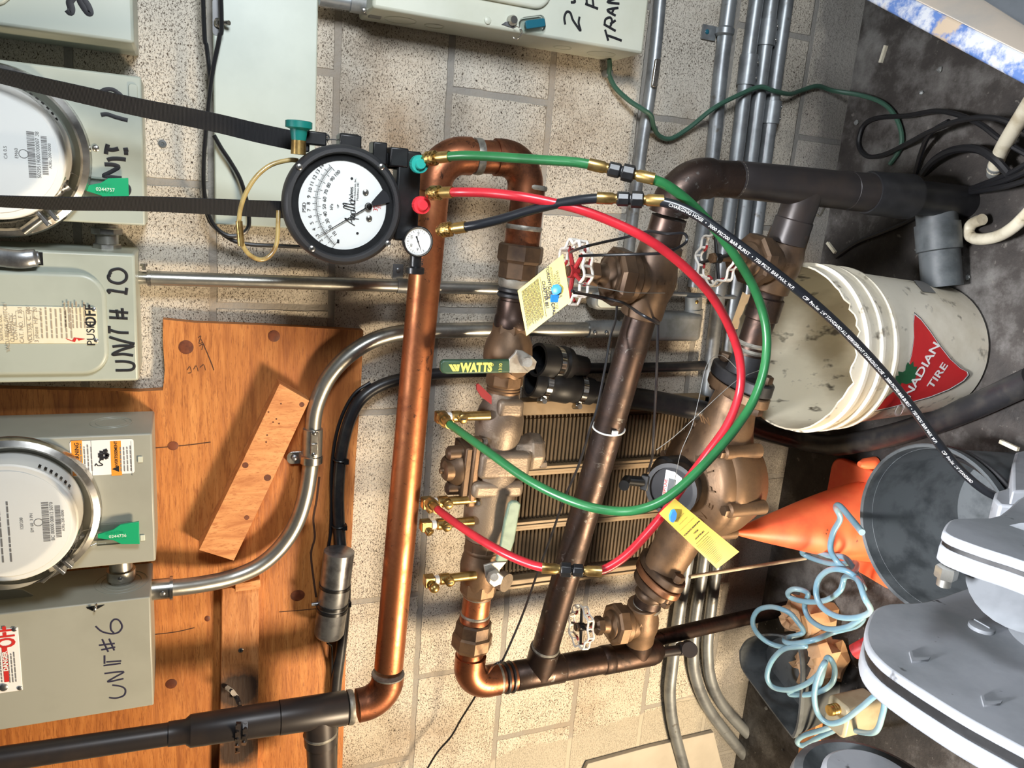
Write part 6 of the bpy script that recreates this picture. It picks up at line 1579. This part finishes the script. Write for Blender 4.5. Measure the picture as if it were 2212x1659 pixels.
part(MB().poly([pm(2150, 1062, .06), pm(2180, 1052, .06), pm(2270, 1040, .06), pm(2270, 1100, .06), pm(2160, 1090, .06), pm(2146, 1076, .06)], V((-.036, 0, 0))).poly([pm(2187, 1000, .08), pm(2194, 976, .08), pm(2270, 960, .08), pm(2270, 1060, .08), pm(2187, 1060, .08)], V((-.06, 0, 0))), 'junction_box', M['mach'], t, bevel=.004)
# --- round wheel in front of it
wc = PX(1882, 1706, -.24)
t = thing('hand_wheel', 'dark grey round wheel with paler hub at the lower picture edge', 'wheel', wc)
part(MB().lathe([(-.034, .06), (-.031, .086), (-.012, .093), (0, .089), (.004, .079), (-.004, .064), (-.012, .0)], wc, EX, 64), 'rim', M['darkgrey'], t)
part(MB().lathe([(-.012, .060), (.010, .058), (.014, .053), (.014, 0)], wc, EX, 48), 'hub', M['mach'], t)
part(MB().cyl(wc - EX * .05, wc - EX * .2, .03).cyl(V((wc.x - .1, wc.y, wc.z)), V((wc.x - .1, wc.y, FL + .001)), .02), 'post', M['machd'], t)
# --- dark tub against the wall
zt2 = -.80
ol = [(1597, 1405), (1612, 1382), (1645, 1370), (1690, 1372), (1722, 1392), (1732, 1440), (1728, 1540), (1716, 1592), (1700, 1580), (1640, 1500), (1606, 1452), (1598, 1430)]
tp = [PZ(a, b, zt2) for a, b in smooth2(ol + ol[:1], 4)[:-1]]
tp = [V((p_.x, min(p_.y, -.006), p_.z)) for p_ in tp]
tc = V((0, 0, 0))
for p_ in tp: tc += p_
tc /= len(tp)
t = thing('plastic_tub', 'dark plastic tub on the floor behind the coiled blue hose', 'tub', V((tc.x, tc.y, FL)))
mb = MB(); idx = []
for k, z in ((.86, FL + .001), (.97, zt2 - .012), (1.0, zt2 - .010), (1.0, zt2), (.95, zt2), (.84, FL + .06)):
    idx.append(len(mb.v)); mb.v += [V((tc.x + (p_.x - tc.x) * k, tc.y + (p_.y - tc.y) * k, z)) for p_ in tp]
for a, b in zip(idx, idx[1:]): mb.bridge(a, b, len(tp))
mb.face(tuple(idx[0] + k for k in range(len(tp)))); mb.face(tuple(idx[-1] + k for k in range(len(tp))))
part(mb, 'shell', M['darkgrey'], t)
# --- crumpled paper, plank, bottle
def crumple(c, sx, sy, sz, seed, n=14, m=9, amp=.28):
    rr = random.Random(seed); mb = MB(); rows = []
    for i in range(m + 1):
        a = math.pi * i / m; b = len(mb.v); rows.append(b)
        for k in range(n):
            f = 2 * math.pi * k / n; q = 1 + rr.uniform(-amp, amp)
            mb.v.append(V((c.x + sx * q * math.sin(a) * math.cos(f), c.y + sy * q * math.sin(a) * math.sin(f), max(c.z + sz * q * -math.cos(a), FL + .001))))
    for a, b in zip(rows, rows[1:]): mb.bridge(a, b, n)
    return mb
c = PZ(1745, 1330, FL + .06); solo(crumple(c, .05, .05, .06, 1), 'paper_bag', M['kraft'], 'crumpled brown paper bag under the upper coils of blue hose', 'paper', ang=20)
c = PZ(1770, 1425, FL + .06); solo(crumple(c, .06, .045, .06, 2), 'paper_bag', M['kraft'], 'crumpled brown paper sack under the middle of the blue hose', 'paper', ang=20)
solo(MB().lathe([(0, .016), (.04, .018), (.05, .012), (.06, .012)], PZ(1845, 1408, FL + .07), (EX * .4 + EY * -.3 - EZ * .2).normalized(), 16), 'red_tin', M['redp'], 'small red tin lying in the crumpled brown paper', 'tin')
a_ = PZ(1760, 1500, FL + .012); b_ = PZ(1740, 1700, FL + .012); d = (b_ - a_).normalized(); w = EZ.cross(d)
solo(MB().box(a_.lerp(b_, .5), (b_ - a_).length, .045, .022, d, w), 'wood_strip', M['plank'], 'pale strip of wood on the floor below the blue hose', 'wood', bevel=.001)
bc = PZ(1880, 1530, FL); 
t = thing('plastic_jug', 'small square yellowish jug with brass threaded neck on the floor', 'jug', bc)
part(MB().prism(rrect(.075, .06, .012), bc + EZ * .0005, EX, EY, .10), 'body', M['jug'], t, bevel=.006)
part(MB().lathe([(.098, .012), (.104, .011), (.106, .0125), (.109, .011), (.112, .0125), (.115, .011), (.118, .0125), (.124, .011)], bc + EX * .02, EZ, 20), 'neck', M['brass'], t)
# --- coiled blue air hose: one continuous run of loops
cz = FL
lo = [(1862, 1150, .30), (1838, 1120, .27), (1814, 1093, .25), (1806, 1097, .22), (1815, 1120, .2), (1800, 1150, .2), (1794, 1185, .2), (1808, 1212, .19), (1840, 1238, .18),
 (1848, 1216, .13), (1800, 1218, .13), (1755, 1206, .13), (1733, 1194, .14), (1748, 1186, .15), (1790, 1200, .15), (1830, 1208, .15),
 (1866, 1270, .17), (1846, 1244, .19), (1820, 1231, .2), (1790, 1232, .2), (1768, 1252, .2), (1763, 1282, .2), (1776, 1312, .2), (1810, 1332, .2), (1850, 1334, .2), (1880, 1320, .2), (1868, 1292, .22), (1852, 1252, .2),
 (1826, 1246, .14), (1815, 1275, .14), (1785, 1296, .14), (1745, 1300, .14), (1710, 1292, .14), (1702, 1280, .15), (1718, 1272, .15), (1745, 1282, .13), (1738, 1310, .12), (1750, 1338, .12), (1785, 1358, .12), (1830, 1354, .12), (1864, 1334, .11), (1850, 1352, .09), (1800, 1366, .1), (1760, 1382, .16), (1715, 1390, .17), (1696, 1386, .17), (1700, 1378, .14), (1735, 1366, .11),
 (1722, 1342, .13), (1702, 1322, .15), (1668, 1311, .16), (1638, 1318, .17), (1626, 1342, .17), (1636, 1368, .16), (1664, 1390, .14), (1700, 1398, .13), (1740, 1396, .16), (1722, 1396, .17), (1690, 1404, .17), (1666, 1430, .17), (1657, 1462, .17), (1670, 1484, .16), (1704, 1490, .15), (1744, 1476, .15), (1775, 1448, .14), (1788, 1420, .12), (1802, 1440, .11), (1800, 1470, .11), (1780, 1490, .11), (1745, 1500, .12), (1708, 1500, .13), (1712, 1492, .13), (1760, 1496, .1),
 (1782, 1432, .16), (1768, 1458, .18), (1759, 1500, .18), (1766, 1540, .17), (1790, 1562, .16), (1822, 1556, .15), (1860, 1528, .15), (1893, 1502, .15), (1910, 1510, .14), (1906, 1545, .13), (1888, 1582, .12), (1840, 1576, .06), (1812, 1560, .06), (1806, 1575, .07), (1770, 1592, .08), (1736, 1610, .09), (1722, 1602, .1), (1738, 1588, .1), (1790, 1572, .09), (1830, 1550, .04)]
solo(MB().tube(cr([PZ(a, b, cz + h) for a, b, h in lo], 8), .0058, 14), 'coiled_hose', M['coil'], 'tangled pale blue coiled air hose on the floor by the machine', 'hose')
# --- painted beam in the upper right corner
zb = -.47; zl = -.53
def ext(a, b, k0, k1): return a - (b - a) * k0, b + (b - a) * k1
p1, p2 = ext(PZ(1870, 0, zb), PZ(2212, 183, zb), .6, .5)
q1, q2 = ext(PZ(1975, 0, zb), PZ(2212, 118, zb), .9, .7)
r1, r2 = ext(PZ(2122, 0, zl), PZ(2212, 57, zl), 2.4, 2.0)
t = thing('painted_beam', 'wooden beam with peeling blue and white paint in the upper right corner', 'beam', V(((p1.x + p2.x) / 2, (p1.y + p2.y) / 2, zb)))
part(MB().poly([p1, p2, q2, q1], V((0, 0, -.03))), 'painted_face', M['beam'], t, bevel=.004)
part(MB().poly([q1 - EZ * .0005, q2 - EZ * .0005, r2, r1], V((0, 0, -.03))), 'beige_face', M['beamtop'], t, bevel=.003)
part(MB().poly([r1 - EZ * .004, r2 - EZ * .004, r2 + (r2 - q2) * 2.5 - EZ * .03, r1 + (r1 - q1) * 2.5 - EZ * .03], V((0, 0, -.03))), 'grey_face', M['machd'], t, bevel=.001)
# --- cardboard behind the pail
mb = MB().poly([P(1606, 632, -.04), P(1614, 638, -.04), P(1700, 640, -.12), P(1690, 700, -.13), P(1584, 712, -.05), P(1582, 700, -.05)], V((.002, -.001, .003)))
solo(mb, 'cardboard_sheet', M['card'], 'piece of tan cardboard between the wall conduits and the pail', 'cardboard')
# --- cables and white pipe ends at the far right
wire('loose_cable', 'black cable looping on the floor beneath the green ground cable', [PZ(a, b, FL + h) for a, b, h in ((2240, 345, .05), (2212, 330, .06), (2160, 300, .08), (2120, 270, .08), (2070, 248, .06), (2020, 240, .04), (1960, 250, .02), (1900, 254, .01), (1870, 266, .007), (1857, 290, .006), (1856, 318, .006), (1875, 338, .006), (1910, 334, .01), (1960, 310, .03), (2010, 284, .055), (2075, 260, .08), (2140, 254, .1), (2200, 272, .1), (2240, 300, .1))], .005)
wire('loose_cable', 'black cable dropping straight behind the riser coupling', [PZ(a, b, FL + h) for a, b, h in ((1978, 375, .006), (1990, 330, .02), (2010, 288, .05), (2050, 262, .06))], .005)
wire('loose_cable', 'thick dark cable arching behind the end of the riser', [PZ(a, b, FL + h) for a, b, h in ((1995, 375, .006), (2020, 345, .03), (2060, 324, .05), (2110, 322, .06), (2150, 345, .06), (2190, 390, .04))], .0075)
for k, (off, lab) in enumerate(((0, 'topmost of the black cables bunched at the right edge'), (12, 'middle one of the black cables bunched at the right edge'), (26, 'lowest of the black cables bunched at the right edge'))):
    wire('loose_cable', lab, [PZ(a, b + off * f, FL + h + k * .004) for a, b, h, f in ((2085, 412, .012, .2), (2130, 395, .03, .6), (2180, 375, .05, 1), (2240, 340, .06, 1.6))], .005)
wire('loose_cable', 'dark cable on the floor between the drain pipe and the pail', [PZ(a, b, FL + .006) for a, b in ((1806, 555), (1850, 525), (1900, 505), (1950, 485), (1985, 465))], .005)
for k, (off, lab) in enumerate(((0, 'inner cable of the coil lying behind the black bin'), (9, 'second cable of the coil lying behind the black bin'), (18, 'outer cable of the coil lying behind the black bin'))):
    wire('loose_cable', lab, [PZ(a + off * .3, b - off, FL + .19 + k * .006) for a, b in ((2040, 985), (2090, 1000), (2140, 1035), (2180, 1075))], .004)
wp = [PZ(a, b, FL + h) for a, b, h in ((2148, 366, .02), (2160, 332, .05), (2180, 295, .09), (2230, 215, .16))]
t = thing('white_pipe', 'dirty white pipe end with grey tip rising at the right edge', 'pipe', wp[0])
part(MB().tube(cr(wp, 6), .0125, 18), 'tube', M['whitedirty'], t)
part(MB().tube([wp[0] + (wp[0] - wp[1]) * .35, wp[0].lerp(wp[1], .25)], [.010, .0135], 16), 'tip', M['greypaint'], t)
solo(MB().tube(cr([PZ(a, b, FL + h) for a, b, h in ((2122, 474, .03), (2100, 484, .02), (2092, 502, .02), (2108, 516, .025), (2150, 512, .04), (2190, 490, .06), (2240, 440, .09))], 8), .0105, 18), 'white_hose', M['whitedirty'], 'dirty white hose hooking round at the right edge', 'hose')
# --- scraps on the floor
solo(MB().box(PZ(1908, 117, FL + .004), .034, .007, .006, (PZ(1912, 105, FL) - PZ(1904, 130, FL)).normalized(), EZ), 'white_stick', M['whitedirty'], 'short white stick lying on the bare floor below the beam', 'litter')
solo(MB().tube(cr([P(1765, 464, -.30), P(1772, 466, -.30), P(1778, 455, -.30), P(1784, 445, -.30)], 5), .0022, 8), 'zip_tie', M['white'], 'loose white zip tie end under the riser tee', 'zip tie')
solo(MB().box(PZ(1796, 535, FL + .005), .035, .007, .006, (PZ(1806, 548, FL) - PZ(1786, 522, FL)).normalized(), EZ), 'white_stick', M['whitedirty'], 'short white stick on the floor beside the pail rim', 'litter')
solo(MB().box(PZ(2180, 962, FL + .2), .03, .006, .006, (PZ(2200, 968, FL) - PZ(2160, 950, FL)).normalized(), EZ), 'white_stick', M['whitedirty'], 'short pale stick next to the grey junction box', 'litter')
rr = random.Random(5)
spots = [(1990, 200), (2030, 150), (1850, 265), (1980, 540), (2090, 600), (1930, 880), (1690, 1560), (1655, 1530), (1690, 1620)]
for k, (a, b) in enumerate(spots):
    c = PZ(a, b, FL + .003)
    if c.y > -.012: continue
    o = solo(crumple(c, rr.uniform(.003, .006), rr.uniform(.003, .006), .003, 20 + k, 8, 5), 'grit', M['greypaint'], 'small pale crumb of grit on the dirty concrete floor', 'litter', 'crumbs of grit on the floor')
# ================================================================ camera, light
cd = bpy.data.cameras.new('camera'); co_ = bpy.data.objects.new('camera', cd); COL.objects.link(co_)
m = Matrix((CR[0], -V(CR[1]), -V(CR[2]))).transposed().to_4x4(); m.translation = CC
co_.matrix_world = m
cd.sensor_width = 36; cd.sensor_fit = 'HORIZONTAL'; cd.lens = CF / 2212 * 36; cd.clip_start = .02
SC.camera = co_
def area(name, loc, tgt, size, power, col, sy=None):
    l = bpy.data.lights.new(name, 'AREA'); l.shape = 'RECTANGLE'; l.size = size; l.size_y = sy or size; l.energy = power; l.color = col
    o = bpy.data.objects.new(name, l); COL.objects.link(o); o.location = loc
    o.rotation_euler = (V(tgt) - V(loc)).to_track_quat('-Z', 'Y').to_euler(); return o
area('doorway_light', (-1.12, -1.5, -.78), (-.05, -.2, .55), .4, 76, (1.0, .80, .55))
area('window_light', (1.05, -1.25, .30), (.5, 0, .08), .32, 21, (.88, .94, 1.0))
o = area('added_overhead_fill', (.15, -1.3, 2.6), (.08, -.9, FL), .4, 19, (.95, .96, 1.0)); o.data.spread = math.radians(36)  # unseen lamp added overhead to brighten floor, pail and machine
w = bpy.data.worlds.new('world'); SC.world = w; w.use_nodes = True
nt = w.node_tree; bg = nt.nodes['Background']
tc = N(nt, 'ShaderNodeTexCoord'); sp = N(nt, 'ShaderNodeSeparateXYZ'); L(nt, tc.outputs['Generated'], sp.inputs[0])
c = ramp(nt, mrange(nt, sp.outputs['X'], -1, 1), [(0, (.34, .27, .20)), (.45, (.10, .10, .10)), (1, (.42, .48, .56))])
L(nt, c, bg.inputs['Color']); bg.inputs['Strength'].default_value = .17
vs = SC.view_settings
SC.display_settings.display_device = 'sRGB'
vs.view_transform = 'Standard'; vs.look = 'None'; vs.gamma = 1; vs.use_curve_mapping = False; vs.exposure = -0.08
